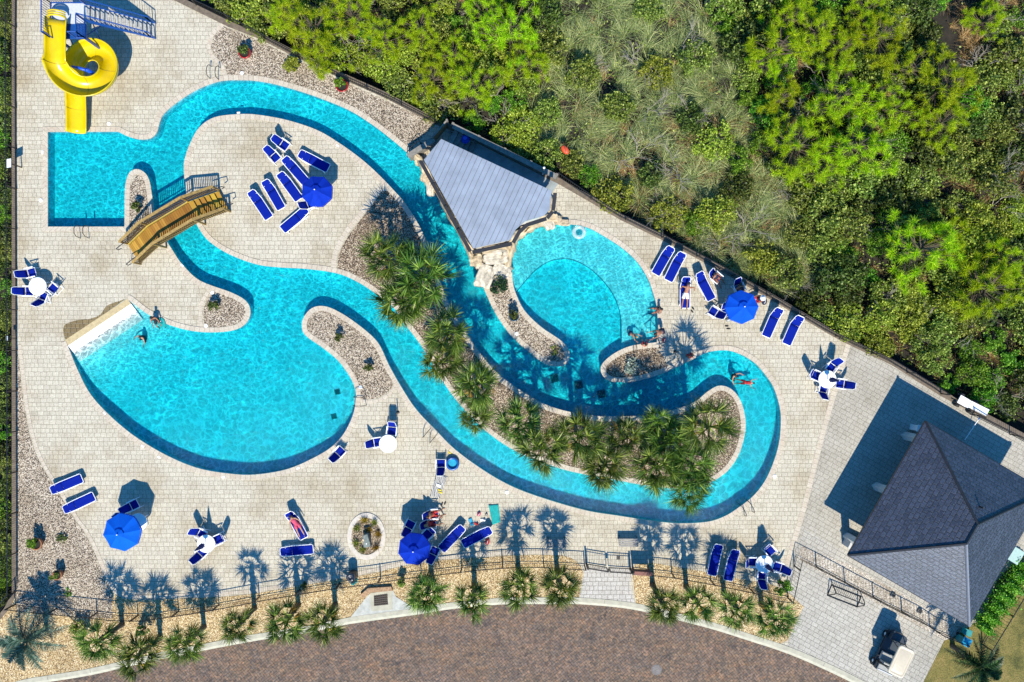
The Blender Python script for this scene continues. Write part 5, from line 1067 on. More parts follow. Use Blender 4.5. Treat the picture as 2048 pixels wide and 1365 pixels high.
u_ = sample(60000, wood, r2)[:26000]; zz_ = GZ + .05 + .55 * r2.random(len(u_)) ** 1.5; keep = ~(((u_[:, 0] / S + 1024 > 1880) & (682.5 - u_[:, 1] / S < 170) & (u_[:, 0] / S + 1024 < 1975)) & (r2.random(len(u_)) > .12))
V, F = leaf_quads(np.concatenate([u_, zz_[:, None]], 1)[keep], r2.uniform(.05, .1, keep.sum()), r2.uniform(.03, .06, keep.sum()), r2); tag(link('undergrowth', npmesh('undergrowth', V, F), M['olive']), kind='stuff')
lf = np.stack([r2.uniform(-32.5, -30.4, 5200), r2.uniform(-21, 21.5, 5200), GZ + .1 + .6 * r2.random(5200)], 1); V, F = leaf_quads(lf, r2.uniform(.05, .1, 5200), r2.uniform(.03, .06, 5200), r2); tag(link('undergrowth', npmesh('undergrowth', V, F), M['darkleaf']), kind='stuff')

# ------------------------------------------------------------------ garden plants and pots
def plant(label, px, py, kind, rad, hgt, n=500, cat='plant', name='shrub', z=0.0, seed=1, l=.05, w=.03, par=None):
    q = P(px, py, z + hgt * .5); t = thing(name, label, cat, (q.x, q.y, z)); c, cc = bush_crown(seed + 300, n, rad, hgt, l, w, 16, rad * .3); link('foliage', c, M[kind], t); link('stem', stems(cc, .015, seed), M['bark'], t); return t
plant('clipped yellow bush on the upper gravel bed', 582, 131, 'mustard', .52, .8, 1500, 'bush', 'round_bush', 0, 2)
plant('dark shrub on the gravel spit beside the square pool', 274, 414, 'darkleaf', .34, .8, 700, 'bush', 'shrub', 0, 3)
plant('dark shrub on the small gravel bed at the lagoon inlet', 427, 613, 'darkleaf', .36, .8, 700, 'bush', 'shrub', 0, 4)
plant('dark shrub on the upper half of the curved gravel peninsula', 678, 675, 'darkleaf', .28, .75, 500, 'bush', 'shrub', 0, 5)
plant('small shrub on the lower half of the curved gravel peninsula', 737, 737, 'darkleaf', .28, .75, 500, 'bush', 'shrub', 0, 6)
plant('round dark green bush between the white boulders and the spit', 998, 571, 'palm_dark', .58, .9, 1500, 'bush', 'round_bush', 0, 7)
plant('round olive bush touching the first cabbage palm at the bottom left', 162, 1256, 'olive', .55, .9, 1400, 'bush', 'round_bush', 0, 8)
plant('narrow olive bush behind the second cabbage palm', 284, 1262, 'olive', .36, .9, 900, 'bush', 'round_bush', 0, 9)
plant('small dark bush right of the storm inlet', 806, 1165, 'olive', .34, .8, 800, 'bush', 'round_bush', 0, 10)
plant('leafy green bush at the corner of the driveway fence', 1564, 1173, 'bright', .5, 1.2, 1400, 'bush', 'round_bush', 0, 11)
plant('low dry dark shrub lying on the left pebble bed', 124, 1077, 'darkleaf', .34, .22, 260, 'bush', 'shrub', 0, 12)
plant('pale silver succulent in the bed by the round pool mouth', 1265, 733, 'succulent', .5, .35, 500, 'plant', 'succulent', 0, 13, .09, .035)
plant('faint green weed on the left pebble bed', 136, 1185, 'bright', .3, .12, 70, 'weed', 'weed', 0, 14); plant('small weed on the spit tip', 1108, 700, 'olive', .3, .15, 120, 'weed', 'weed', 0, 15)
def hedge():
    a, b = P(1950, 1253), P(2040, 1125); c = (a + b) / 2; t = thing('hedge', 'dark green hedge along the far side of the pavilion', 'hedge', c); r = np.random.default_rng(3); n = 7000; f = r.random(n); d = (b - a); nn = np.array([-d.y, d.x]) / d.length
    pos = np.stack([a.x - c.x + d.x * f, a.y - c.y + d.y * f], 1) + nn[None] * r.normal(0, .28, n)[:, None]; z = .15 + .85 * r.random(n) ** .6 + .2 * np.sin(f * 40)
    V, F = leaf_quads(np.concatenate([pos, z[:, None]], 1), r.uniform(.05, .09, n), r.uniform(.03, .05, n), r); link('foliage', npmesh('foliage', V, F), M['bright'], t)
    m = MB()
    for k in range(14): q = a.lerp(b, (k + .5) / 14) - c; m.tube([(q.x, q.y, 0), (q.x + .05, q.y, .8)], [.03, .015], 5)
    m.build('stem', M['bark'], t)
hedge()
def pot(label, px, py, mat, r, plantkind, pr, seed):
    q = P(px, py, .3); t = thing('flower_pot', label, 'flower pot', (q.x, q.y, 0)); MB().lathe([(r * .6, 0), (r * .95, .28), (r, .42), (r * 1.08, .44), (r * 1.08, .5), (r * .9, .5), (r * .88, .42), (0.01, .42)], 24).build('pot', mat, t, True); MB().lathe([(r * .86, .43), (.01, .45)], 18).build('soil', M['soil'], t)
    p = thing('potted_plant', 'plant growing in the ' + label, 'plant', (q.x - .05, q.y + .1, .42)); c, cc = bush_crown(seed + 500, 420, pr, .55, .06, .035, 12, pr * .3); link('foliage', c, M[plantkind], p); link('stem', stems(cc, .012, seed), M['bark'], p)
pot('red glazed pot near the top of the upper gravel bed', 491, 107, M['red_pot'], .34, 'darkleaf', .34, 1); pot('red glazed pot against the diagonal wall', 685, 173, M['red_pot'], .36, 'bright', .36, 2)
pot('terracotta pot at the left of the pebble bed', 75, 1087, M['terracotta'], .34, 'bright', .34, 3); pot('smaller terracotta pot lower on the pebble bed', 117, 1149, M['terracotta'], .27, 'olive', .27, 4); pot('dark blue glazed pot on the gravel spit', 1028, 633, M['blue_pot'], .28, 'darkleaf', .27, 5)
# oval planter
def oval():
    t = thing('oval_planter', 'oval stone edged planter with bronze grasses in the lower deck', 'planter', P(733, 1073)); rx, ry = 1.02, 1.26; n = 48
    ring = lambda s, z: [(rx * s * math.cos(2 * math.pi * k / n), ry * s * math.sin(2 * math.pi * k / n), z) for k in range(n)]
    m = MB(); vs = ring(1.12, 0) + ring(1.12, .05) + ring(.88, .05) + ring(.88, .01); m.add(vs, [(j * n + k, j * n + (k + 1) % n, (j + 1) * n + (k + 1) % n, (j + 1) * n + k) for j in range(3) for k in range(n)]); m.build('edging', M['coping'].copy() if False else plain('pale kerb stone', (.52, .47, .4, 1), .8, .1, 4), t)
    MB().add(ring(.89, .02), [tuple(range(n))]).build('pebble_fill', M['gravel_dark'], t)
    b = thing('stone_fountain', 'grey green stone block with a spout in the oval planter', 'fountain', P(735, 1080), R(8)); MB().box((0, -.1, .2), (.42, .5, .4)).build('base', M['stone'], b, bevel=.03); MB().box((.05, .2, .3), (.3, .5, .6), R(6)).build('upright', M['stone'], b, bevel=.03); MB().ball((-.1, .15, .45), (.14, .12, .1)).build('spout', M['rock'], b, True); MB().ball((.0, -.12, .44), .05).build('knob', M['white'], b)
    r = np.random.default_rng(4)
    for i, (px, py) in enumerate(((714,1058),(728,1042),(749,1046),(757,1070),(712,1088),(752,1097),(725,1101),(738,1060))):
        A = Acc(); nb = 90; a = r.uniform(0, 6.28, nb); tt = r.uniform(.2, .9, nb); d = nrm(np.stack([np.cos(a) * tt, np.sin(a) * tt, np.ones(nb)], 1)); L_ = r.uniform(.3, .6, nb); A.add(*ribbons(np.zeros((nb, 3)) + r.normal(0, .05, (nb, 3)) * [1, 1, 0], d, L_, np.full(nb, .02), L_ * .3, nrm(np.stack([-d[:, 1], d[:, 0], 0 * a], 1) + .01)))
        o = tag(link('grass_tuft', A.mesh('grass_tuft'), M['palm_dead'] if i % 2 else M['olive']), 'bronze grass tuft in the oval planter', 'grass tuft', 'grass tufts in the oval planter'); q = P(px, py, .2); o.location = (q.x, q.y, .02)
oval()

# ------------------------------------------------------------------ small deck and street things
def ladder(label, px, py, ang):
    t = thing('pool_ladder', label, 'pool ladder', P(px, py), R(ang))
    for s in (-1, 1): MB().tube([(s * .26, .6, 0), (s * .26, .55, .5), (s * .26, .4, .72), (s * .26, .1, .74), (s * .26, -.1, .55), (s * .26, -.16, -.6)], .022, 6).build('handrail', M['steel'], t)
    for z in (-.25, -.5): MB().box((0, -.16, z), (.5, .09, .03)).build('step', M['white'], t)
ladder('pool ladder at the top of the river near the upper gravel bed', 430, 155, -8); ladder('pool ladder at the bottom edge of the square pool', 170, 457, 180); ladder('pool ladder at the right rim of the lagoon', 713, 802, -90); ladder('pool ladder on the lower river bank beside the small inflatable pool', 866, 865, 140); ladder('pool ladder at the lower right bend of the river', 1488, 1009, 205)
def grab(label, px, py, ang):
    t = thing('grab_rail', label, 'handrail', P(px, py), R(ang)); MB().tube([(0, .5, 0), (0, .45, .8), (0, .2, .88), (0, -.5, .55), (0, -.62, -.45)], .024, 6).build('rail', M['steel'], t)
    MB().lathe([(.06, 0), (.06, .03), (.03, .04)], 10, (0, .5, 0)).build('flange', M['steel'], t)
grab('steel grab rail at the left of the round pool steps', 1268, 689, 180); grab('steel grab rail at the right of the round pool steps', 1312, 681, 205); grab('black grab rail at the upper bend by the timber beam', 829, 298, -50)
def pole(label, px, py, h, name='lamp_pole', m='black', cat='pole', r=.03):
    t = thing(name, label, cat, P(px, py)); MB().tube([(0, 0, 0), (0, 0, h)], r, 8).build('pole', M[m], t); MB().lathe([(.1, 0), (.1, .02), (r, .05)], 12).build('base', M[m], t)
pole('thin dark pole on the deck above the bare white table', 796, 825, 1.0); pole('thin dark pole beside the round pool mouth', 1350, 704, .95)
for i, (px, py, lab) in enumerate(((484,147,'white skimmer lid on the upper gravel bed'),(218,248,'white skimmer lid beside the slide outlet'),(82,401,'white skimmer lid left of the square pool'),(425,586,'white skimmer lid at the top of the lagoon inlet bed'),(412,652,'white skimmer lid at the bottom of the lagoon inlet bed'),(721,775,'white skimmer lid at the lagoon side of the curved peninsula'),(1014,985,'white skimmer lid by the lower river bank right of the teal towel'),(1549,953,'white skimmer lid at the right bend of the river'),(1033,668,'white skimmer lid in the spit gravel'))):
    t = thing('skimmer_lid', lab, 'lid', P(px, py)); MB().lathe([(.11, 0), (.11, .035), (.09, .045)], 20).build('lid', M['white'], t); MB().box((0, 0, .048), (.08, .02, .008)).build('handle', M['white'], t)
for px, py, ang, lab in ((364,531,-40,'white depth marker on the left bank below the bridge'),(318,915,-30,'white depth marker at the lower left rim of the lagoon'),(209,827,-50,'white depth marker at the left rim of the lagoon'),(285,893,-32,'white depth marker between two others on the lagoon rim'),(1299,551,-60,'white no diving marker on the rim of the round pool'),(596,937,15,'white depth marker at the bottom right of the lagoon rim'),(447,955,0,'white depth marker at the bottom of the lagoon rim'),(675,292,-35,'white depth marker at the top edge of the island'),(477,226,5,'white depth marker at the upper left of the island'),(85,305,90,'white depth marker left of the square pool')):
    t = thing('depth_marker', lab, 'pool marker', P(px, py, .03), R(ang)); MB().box((0, 0, .006), (.19, .10, .012)).build('tile', M['white'], t)
    if 'diving' in lab: MB().tube([(.05 * math.cos(a), .05 * math.sin(a), .014) for a in [2 * math.pi * k / 14 for k in range(14)]], .008, 4, True).build('mark', M['black'], t)
for px, py, s, lab in ((1109,757,.5,'left of three dark square drains on the river floor'),(1157,770,.5,'middle of three dark square drains on the river floor'),(1203,788,.5,'right of three dark square drains on the river floor'),(675,784,.34,'upper of two small drains on the lagoon floor'),(668,833,.34,'lower of two small drains on the lagoon floor')):
    q = P(px, py, -.74); t = thing('floor_drain', lab, 'drain', q); MB().box((0, 0, .012), (s, s, .024), R(15)).build('frame', M['drain'], t)
    for k in range(4): MB().box(((k - 1.5) * s * .2, 0, .03), (s * .08, s * .8, .012), R(15)).build('grate_bar', M['black'], t)
def paddling():
    q = P(905, 928, .2); t = thing('inflatable_pool', 'small round blue inflatable pool beside a lone chair', 'paddling pool', (q.x, q.y, 0)); n = 28
    m = MB()
    for z in (.08, .22): m.tube([(.33 * math.cos(2 * math.pi * k / n), .33 * math.sin(2 * math.pi * k / n), z) for k in range(n)], .075, 8, True)
    m.build('ring', M['bluevinyl'], t, True); MB().lathe([(.33, .13), (.01, .14)], n, cap=False).build('water', M['aqua_light'], t)
paddling()
def ringfloat():
    q = P(1158, 465, -.05); t = thing('swim_ring', 'clear white swim ring floating in the round pool', 'swim ring', (q.x, q.y, -.04)); n = 32; mt = plain('clear vinyl', (.75, .82, .8, 1), .15, .03); bs = mt.node_tree.nodes['Principled BSDF']; bs.inputs['Transmission Weight'].default_value = .35; bs.inputs['Alpha'].default_value = .55
    MB().tube([(.31 * math.cos(2 * math.pi * k / n), .31 * math.sin(2 * math.pi * k / n), .04) for k in range(n)], .12, 10, True).build('ring', mt, t, True); MB().lathe([(.025, .15), (.025, .19)], 8, (.31, 0, 0)).build('valve', M['white'], t)
ringfloat()
def towel(name, label, quad, z, mat, cat='towel', wav=.02, nu=10, nv=14):
    a, b, c, d = [P(*q) for q in quad]; o = (a + b + c + d) / 4; V = []; F = []
    for i in range(nv + 1):
        for j in range(nu + 1): f, g = i / nv, j / nu; p = (a.lerp(b, g)).lerp(d.lerp(c, g), f) - o; V.append((p.x, p.y, z + wav * (1 + noise.noise(Vector((p.x * 3, p.y * 3, 1.0)) )) * .5 + .004))
    for i in range(nv):
        for j in range(nu): k = i * (nu + 1) + j; F.append((k, k + 1, k + nu + 2, k + nu + 1))
    ob = link(name, npmesh(name, V, F), mat, None, True); ob.location = (o.x, o.y, 0); md = ob.modifiers.new('thickness', 'SOLIDIFY'); md.thickness = .012; md.offset = 1; return tag(ob, label, cat)
towel('beach_towel', 'zebra striped towel lying on the pavers', [(872,948),(895,953),(879,998),(860,994)], .0, M['zebra'], wav=.03)
towel('beach_towel', 'crumpled teal towel half in palm shade', [(977,1010),(997,1009),(1001,1044),(985,1050)], .0, M['teal_towel'], wav=.09)
towel('cloth', 'small white cloth on the zebra towel', [(874,967),(882,970),(881,976),(873,972)], .035, M['whitecloth'], 'cloth', .05, 5, 5)
def flipflops(label, px, py, m, ang, dx=.16, name='flip_flops', z=.0):
    t = thing(name, label, 'sandals', P(px, py, z), R(ang))
    for s in (-1, 1):
        so = MB().lathe([(.001, 0), (.05, 0), (.055, .012), (.05, .022), (.001, .022)], 12); so.v = [(x * .9 + s * dx / 2, y * 2.3 + s * .05, zz) for x, y, zz in so.v]; sb = so.build('sole', m, t); MB().tube([(s * dx / 2 - .04, s * .05 - .02, .02), (s * dx / 2, s * .05 + .06, .05), (s * dx / 2 + .04, s * .05 - .02, .02)], .01, 5).build('strap', m, sb)
flipflops('yellow sandals on the zebra towel', 880, 983, M['yellowcloth'], 70, .12, z=.04); flipflops('yellow sandals by the river bank', 900, 903, M['yellowcloth'], 50); flipflops('black sandals at the lower right of the zebra towel', 887, 1007, M['blackcloth'], -20); flipflops('black sandals on the deck at the foot of the reclining man', 1385, 620, M['blackcloth'], 40); flipflops('dark shoes below the half hidden chair by the umbrella', 1455, 655, M['blackcloth'], 90)
def bag(label, px, py, m, s=.3):
    t = thing('beach_bag', label, 'bag', P(px, py), R(px % 90)); MB().add(*(lambda b: (b.v, b.f))(MB().ball((0, 0, s * .5), (s, s * .7, s * .5), 12, 7))).build('body', m, t, True); MB().tube([(-s * .6, 0, s * .8), (-s * .3, 0, s * 1.4), (s * .3, 0, s * 1.4), (s * .6, 0, s * .8)], .016, 5).build('handle', M['white'], t)
bag('dark bag with white straps standing below the umbrella chairs', 1457, 640, M['seat_grey'], .2); bag('dark swim bag under the rail at the diagonal wall right of the umbrella', 1527, 603, M['navy'], .24); bag('pink and white bag beside the scattered toys', 958, 1028, M['pink'], .15); bag('maroon bag behind the lounger in palm shade', 975, 1083, M['red'], .2)
bag('dark bag left of the teal towel', 973, 1029, M['blackcloth'], .1); bag('red bag lying by the round pool steps', 1328, 681, M['red'], .16)
def fin(label, px, py, m, ang, s=1.0):
    t = thing('pool_toy', label, 'pool toy', P(px, py), R(ang)); MB().lathe([(.001, .0), (.09 * s, .03), (.11 * s, .1), (.06 * s, .17), (.001, .2)], 12).build('body', m, t, True); MB().box((0, .2 * s, .06), (.2 * s, .3 * s, .05)).build('tail', m, t, bevel=.015)
fin('blue toy fish on the deck by the loungers', 944, 1048, M['aqua'], 20); fin('small red toy beside the blue toy fish', 955, 1048, M['red'], 80, .6); fin('white toy mask left of the teal towel', 969, 1040, M['white'], 90, .7)
def fin_red(): 
    t = thing('swim_float', 'orange red float lying in the brush beyond the wall', 'float', P(1130, 300, .4), R(40)); MB().ball((0, 0, 0), (.2, .32, .14), 14, 8).build('body', M['orange'], t, True); MB().tube([(-.1, -.2, .12), (0, 0, .17), (.1, .2, .12)], .02, 5).build('strap', M['brown_board'], t)
fin_red()
def bench(label, px, py, ang):
    t = thing('park_bench', label, 'bench', P(px, py, .4), R(ang)); t.location.z = 0
    for k in range(4): MB().box((0, -.2 + k * .125, .44), (1.15, .1, .03)).build('seat_slat', M['bench'], t)
    for s in (-1, 1): MB().tube([(s * .5, -.24, 0), (s * .5, -.22, .42), (s * .5, .22, .42)], .025, 6).build('side_frame', M['black'], t); MB().tube([(s * .5, .22, .42), (s * .5, .3, 0)], .025, 6).build('leg', M['black'], t); MB().tube([(s * .5, -.1, .4), (s * .1, 0, .1)], .015, 5).build('brace', M['black'], t)
bench('grey slatted bench on the deck behind the double gate', 1257, 1085, 0); bench('dark slatted bench in palm shade left of the gate', 1113, 1087, 0)
def board():
    q = P(1287, 1148, 1.15); t = thing('notice_board', 'red brown notice board on posts right of the gate', 'notice board', (q.x, q.y, 0), R(-3)); MB().box((0, 0, .72), (1.0, .07, .78)).build('panel', M['brown_board'], t); MB().box((0, 0, 1.14), (1.06, .22, .05)).build('cap', M['brown_board'], t)
    for s in (-1, 1): MB().box((s * .46, .0, .17), (.08, .08, .34)).build('post', M['brown_board'], t)
board()
def mat():
    q = P(1237, 1116); t = thing('floor_plate', 'small dark square cover in the deck behind the gate', 'cover', q); MB().box((0, 0, .006), (.2, .2, .012)).build('plate', M['black'], t); MB().box((0, 0, .014), (.05, .02, .006)).build('handle', M['steel'], t)
mat()
def inlet():
    c = P(760, 1200); t = thing('storm_drain', 'concrete storm drain with a rusty square grate at the kerb', 'storm drain', c); f = lambda pts: [(v.x - c.x, v.y - c.y) for v in PL(pts)]
    MB().prism(f([(697,1240),(735,1192),(745,1184),(786,1181),(792,1194),(833,1219),(760,1234)]), -.11, .022).build('apron', M['concrete'], t); MB().prism(f([(741,1186),(784,1181),(785,1219),(743,1222)]), .0, .06).build('frame', M['kerb'], t)
    m = MB().prism(f([(748,1191),(774,1187),(777,1209),(749,1212)]), .05, .064); m.build('pit', M['black'], t)
    g = MB()
    for k in range(7): a, b = P(749 + k * 4.2, 1191 - k * .6), P(750 + k * 4.3, 1211 - k * .5); g.tube([(a.x - c.x, a.y - c.y, .075), (b.x - c.x, b.y - c.y, .075)], .022, 4)
    for k in range(5): a, b = P(748, 1194 + k * 4), P(776, 1190 + k * 4.2); g.tube([(a.x - c.x, a.y - c.y, .082), (b.x - c.x, b.y - c.y, .082)], .018, 4)
    g.build('grate', M['iron'], t)
    MB().prism(f([(722,1188),(737,1175),(783,1172),(786,1180),(741,1184),(727,1195)]), 0, .2).build('brick_edge', M['brickred'], t)
inlet()
def bin_():
    q = P(701, 1156, .9); t = thing('litter_bin', 'dark round litter bin by the fence below the oval planter', 'litter bin', (q.x, q.y, 0)); MB().lathe([(.24, 0), (.27, .1), (.27, .8), (.25, .82)], 22).build('body', M['black'], t, True); MB().lathe([(.28, .8), (.28, .84), (.2, .95), (.12, .98), (.12, .9), (.01, .9)], 22).build('lid', plain('dark lid', (.05, .055, .07, 1), .25, .1), t, True)
bin_()
def hydrant():
    t = thing('water_hydrant', 'teal standpipe hydrant on the tan gravel by the litter bin', 'hydrant', P(710, 1160)); MB().lathe([(.16, 0), (.16, .05), (.1, .07), (.1, .55), (.15, .58), (.13, .68), (.04, .76), (.04, .82)], 14).build('barrel', M['teal'], t, True); MB().tube([(-.22, 0, .45), (.22, 0, .45)], .06, 8).build('outlet', M['teal'], t); MB().tube([(.0, .12, .4), (0, .2, .4)], .07, 8).build('cap', M['teal'], t)
hydrant()
pole('tall thin black post beside the teal hydrant', 713, 1153, 1.4, 'marker_post')
tree_z = .0
def tinypalm():
    q = P(609, 1171); plant('small dark weed by the fence shadow left of the litter bin', 609, 1171, 'darkleaf', .22, .5, 200, 'weed', 'weed', 0, 31)
tinypalm()
def rack():
    a, b = P(1659, 1180), P(1718, 1203); c = (a + b) / 2; t = thing('bike_rack', 'empty black bicycle rack on the pale driveway', 'bike rack', c, math.atan2((b - a).y, (b - a).x)); L_ = (b - a).length / 2
    for s in (-1, 1): MB().tube([(s * L_, -.38, .03), (s * L_, .3, .03), (s * L_, .38, .1), (s * L_ * .97, .12, .74), (s * L_ * .97, -.02, .76), (s * L_, -.3, .1)], .03, 6).build('end_frame', M['black'], t)
    MB().tube([(-L_, .06, .76), (L_, .06, .76)], .03, 6).build('top_rail', M['black'], t)
    for y in (-.36, .3): MB().tube([(-L_, y, .04), (L_, y, .04)], .03, 6).build('base_rail', M['black'], t)
    for k in range(12): x = -L_ + 2 * L_ * (k + 1) / 13; MB().tube([(x, .06, .75), (x, .3, .04)], .012, 5).build('bar', M['black'], t)
rack()
def cart():
    q = P(1803, 1324, 1.9); d = P(1815.6, 1298.5) - P(1791.5, 1350); t = thing('golf_cart', 'cream roofed golf cart parked on the pale driveway', 'golf cart', (q.x, q.y, 0), math.atan2(d.y, d.x) - math.pi / 2)
    def rr(hx, hy, r, z, n=5): return [(sx * (hx - r) + r * math.cos(a), sy * (hy - r) + r * math.sin(a), z) for sx, sy, a0 in ((1, 1, 0), (-1, 1, 90), (-1, -1, 180), (1, -1, 270)) for a in [R(a0 + 90 * k / n) for k in range(n + 1)]]
    m = MB(); rings = [rr(.47, .86, .16, 1.80), rr(.50, .89, .18, 1.84), rr(.49, .88, .17, 1.90), rr(.42, .80, .13, 1.915), rr(.385, .75, .12, 1.885), rr(.36, .70, .10, 1.885), rr(.31, .62, .09, 1.91)]
    vs = [v for r in rings for v in r]; n = len(rings[0]); m.add(vs, [(j * n + k, j * n + (k + 1) % n, (j + 1) * n + (k + 1) % n, (j + 1) * n + k) for j in range(len(rings) - 1) for k in range(n)] + [tuple(range((len(rings) - 1) * n, len(rings) * n)), tuple(range(n))[::-1]]); m.build('roof', M['cream'], t, True)
    MB().add(*(lambda b: (b.v, b.f))(MB().prism([(-.56, -1.15), (.56, -1.15), (.58, .7), (.5, 1.15), (.3, 1.28), (-.3, 1.28), (-.5, 1.15), (-.58, .7)], .28, .42))).build('chassis', M['cartbody'], t, bevel=.02)
    MB().prism([(-.5, .78), (.5, .78), (.44, 1.18), (.26, 1.28), (-.26, 1.28), (-.44, 1.18)], .42, .82).build('front_cowl', M['cartbody'], t, bevel=.04)
    MB().box((0, -.98, .6), (1.08, .44, .34)).build('rear_body', M['cartbody'], t, bevel=.05)
    MB().box((0, -.32, .66), (1.06, .5, .2)).build('seat', M['seat_grey'], t, bevel=.04); MB().box((0, -.6, .98), (1.04, .12, .48)).build('seat_back', M['seat_grey'], t, bevel=.04); MB().box((0, -1.0, .82), (1.0, .4, .1)).build('rear_seat', M['seat_grey'], t, bevel=.03)
    for s in (-1, 1):
        MB().tube([(s * .46, .82, .8), (s * .43, .62, 1.82)], .025, 6).build('roof_post', M['black'], t); MB().tube([(s * .47, -.7, .6), (s * .43, -.72, 1.82)], .025, 6).build('roof_post', M['black'], t)
        for y in (.84, -.92):
            w = thing('wheel', None, None); w.parent = t; w.location = (s * .52, y, .24); w.rotation_euler = (0, R(90), 0)
            MB().lathe([(.12, -.09), (.22, -.1), (.24, -.06), (.24, .06), (.22, .1), (.12, .09)], 20, cap=False).build('tyre', M['rubber'], w, True); MB().lathe([(.001, .06), (.05, .07), (.125, .05), (.125, -.05), (.001, -.05)], 16, cap=False).build('rim', M['white'], w)
        MB().ball((s * .32, 1.22, .66), (.07, .04, .05)).build('headlight', M['white'], t, True)
        MB().box((s * .56, .35, .36), (.1, .7, .03)).build('step', M['black'], t); MB().tube([(s * .42, .75, 1.15), (s * .6, .78, 1.2)], .02, 5).build('mirror', M['black'], t)
    MB().tube([(.24 + .16 * math.cos(a), .42 + .1 * math.sin(a), .98 + .12 * math.sin(a)) for a in [2 * math.pi * k / 14 for k in range(14)]], .018, 5, True).build('steering_wheel', M['black'], t); MB().tube([(.24, .42, .98), (.24, .85, .62)], .025, 5).build('steering_column', M['black'], t)
    MB().box((0, .78, 1.3), (.86, .012, .8), 0, Matrix.Rotation(R(12), 3, 'X')).build('windscreen_frame', M['black'], t).scale = (1, 1, 1)
    bpy.data.objects.remove([o for o in t.children if o.name.startswith('windscreen_frame')][0])
    MB().tube([(-.45, .8, .84), (.45, .8, .84), (.42, .64, 1.78), (-.42, .64, 1.78)], .018, 5, True).build('windscreen_frame', M['black'], t)
    for k in range(3): MB().tube([(-.45, -1.12, .72 + .1 * k), (.45, -1.12, .72 + .1 * k)], .016, 5).build('rear_rail', M['white'], t)
cart()
def misc():
    t = thing('utility_cabinet', 'pale green utility cabinet beside the hedge', 'cabinet', P(2032, 1112, .8), R(-32)); t.location.z = 0
    MB().box((0, 0, .4), (.6, .78, .8)).build('body', M['paleteal'], t, bevel=.02); MB().box((0, 0, .82), (.66, .86, .05)).build('lid', M['paleteal'], t); MB().box((.32, 0, .45), (.02, .2, .1)).build('handle', M['black'], t)
    t = thing('wheeled_bin', 'teal bin standing by the lower end of the driveway fence', 'bin', P(1930, 1284, .7), R(-28)); t.location.z = 0
    MB().prism([(-.22, -.2), (.22, -.2), (.22, .2), (-.22, .2)], .1, .8).build('body', M['teal'], t, bevel=.02); MB().box((0, .03, .84), (.5, .5, .06)).build('lid', M['aqua'], t)
    for s in (-1, 1): w = MB().lathe([(.001, -.03), (.1, -.03), (.1, .03), (.001, .03)], 14).build('wheel', M['rubber'], t); w.rotation_euler = (0, R(90), 0); w.location = (s * .22, .2, .1)
    t = thing('hose_box', 'turquoise box on the gravel at the end of the driveway fence', 'box', P(1930, 1262), R(-20)); MB().box((0, 0, .15), (.42, .34, .3)).build('body', plain('turquoise plastic', (.02, .42, .36, 1), .4, .05), t, bevel=.02); MB().box((0, 0, .32), (.46, .38, .05)).build('lid', M['teal'], t)
    t = thing('folded_cart', 'white folded frame on wheels lying by the wall behind the pavilion', 'cart', P(1945, 812, .5), R(-28)); t.location.z = 0
    MB().box((-.5, .0, .42), (.8, .5, .04), 0, Matrix.Rotation(R(8), 3, 'Y')).build('seat', M['white'], t); MB().box((.4, .05, .5), (1.1, .45, .04), 0, Matrix.Rotation(R(-10), 3, 'Y')).build('backrest', M['whitecloth'], t)
    for y in (-.27, .27): MB().tube([(-1.0, y, .3), (-.1, y, .42), (1.0, y, .62)], .03, 6).build('side_frame', M['steel'], t)
    for x in (-.7, .2):
        for y in (-.36, .36): w = MB().lathe([(.06, -.05), (.17, -.06), (.18, 0), (.17, .06), (.06, .05)], 16).build('wheel', M['rubber'], t, True); w.rotation_euler = (R(90), 0, 0); w.location = (x, y, .18)
    t = thing('long_pole', 'white telescopic pole leaning in the pavilion shadow', 'pole', P(1940, 860)); a, b = P(1947, 838) - P(1940, 860), P(1929, 880) - P(1940, 860); MB().tube([a + Vector((0, 0, .5)), b + Vector((0, 0, .03))], .022, 6).build('shaft', M['white'], t); MB().tube([a + Vector((0, 0, .5)), a + Vector((.05, .12, .55))], .035, 6).build('grip', M['bluevinyl'], t)
    t = thing('sign_panel', 'white square sign standing at the left fence beside the square pool', 'sign', P(21, 328, 1.0)); t.location.z = 0; MB().box((0, 0, 1.15), (.42, .5, .03), 0, Matrix.Rotation(R(-30), 3, 'Y')).build('panel', M['white'], t); MB().box((.05, 0, .55), (.06, .06, 1.1)).build('post', M['steel'], t)
    t = thing('sign_panel', 'tiny white plate on the left fence beside the beach entrance', 'sign', P(15, 677, .8)); t.location.z = 0; MB().box((0, 0, .85), (.16, .26, .03), 0, Matrix.Rotation(R(-25), 3, 'Y')).build('panel', M['white'], t); MB().box((.03, 0, .4), (.04, .04, .8)).build('post', M['steel'], t)
    t = thing('manhole_cover', 'worn round manhole cover in the brick road', 'manhole cover', P(1313, 1340, -.13)); MB().lathe([(.32, 0), (.32, .008), (.01, .008)], 28).build('frame', plain('road iron', (.13, .115, .11, 1), .7, .2, 12), t); MB().lathe([(.24, .009), (.24, .012), (.01, .012)], 28).build('cover', plain('cover iron', (.16, .14, .13, 1), .7, .25, 14), t)
    for px, py, lab in ((1785,1190,'grey drain box on the gravel strip nearest the bicycle rack'),(1838,1222,'grey drain box on the gravel strip nearest the golf cart')):
        t = thing('drain_box', lab, 'drain box', P(px, py), R(-30)); MB().box((0, 0, .07), (.24, .26, .14)).build('body', M['seat_grey'], t, bevel=.01); MB().box((0, 0, .15), (.2, .22, .015)).build('grate', M['black'], t)
misc()

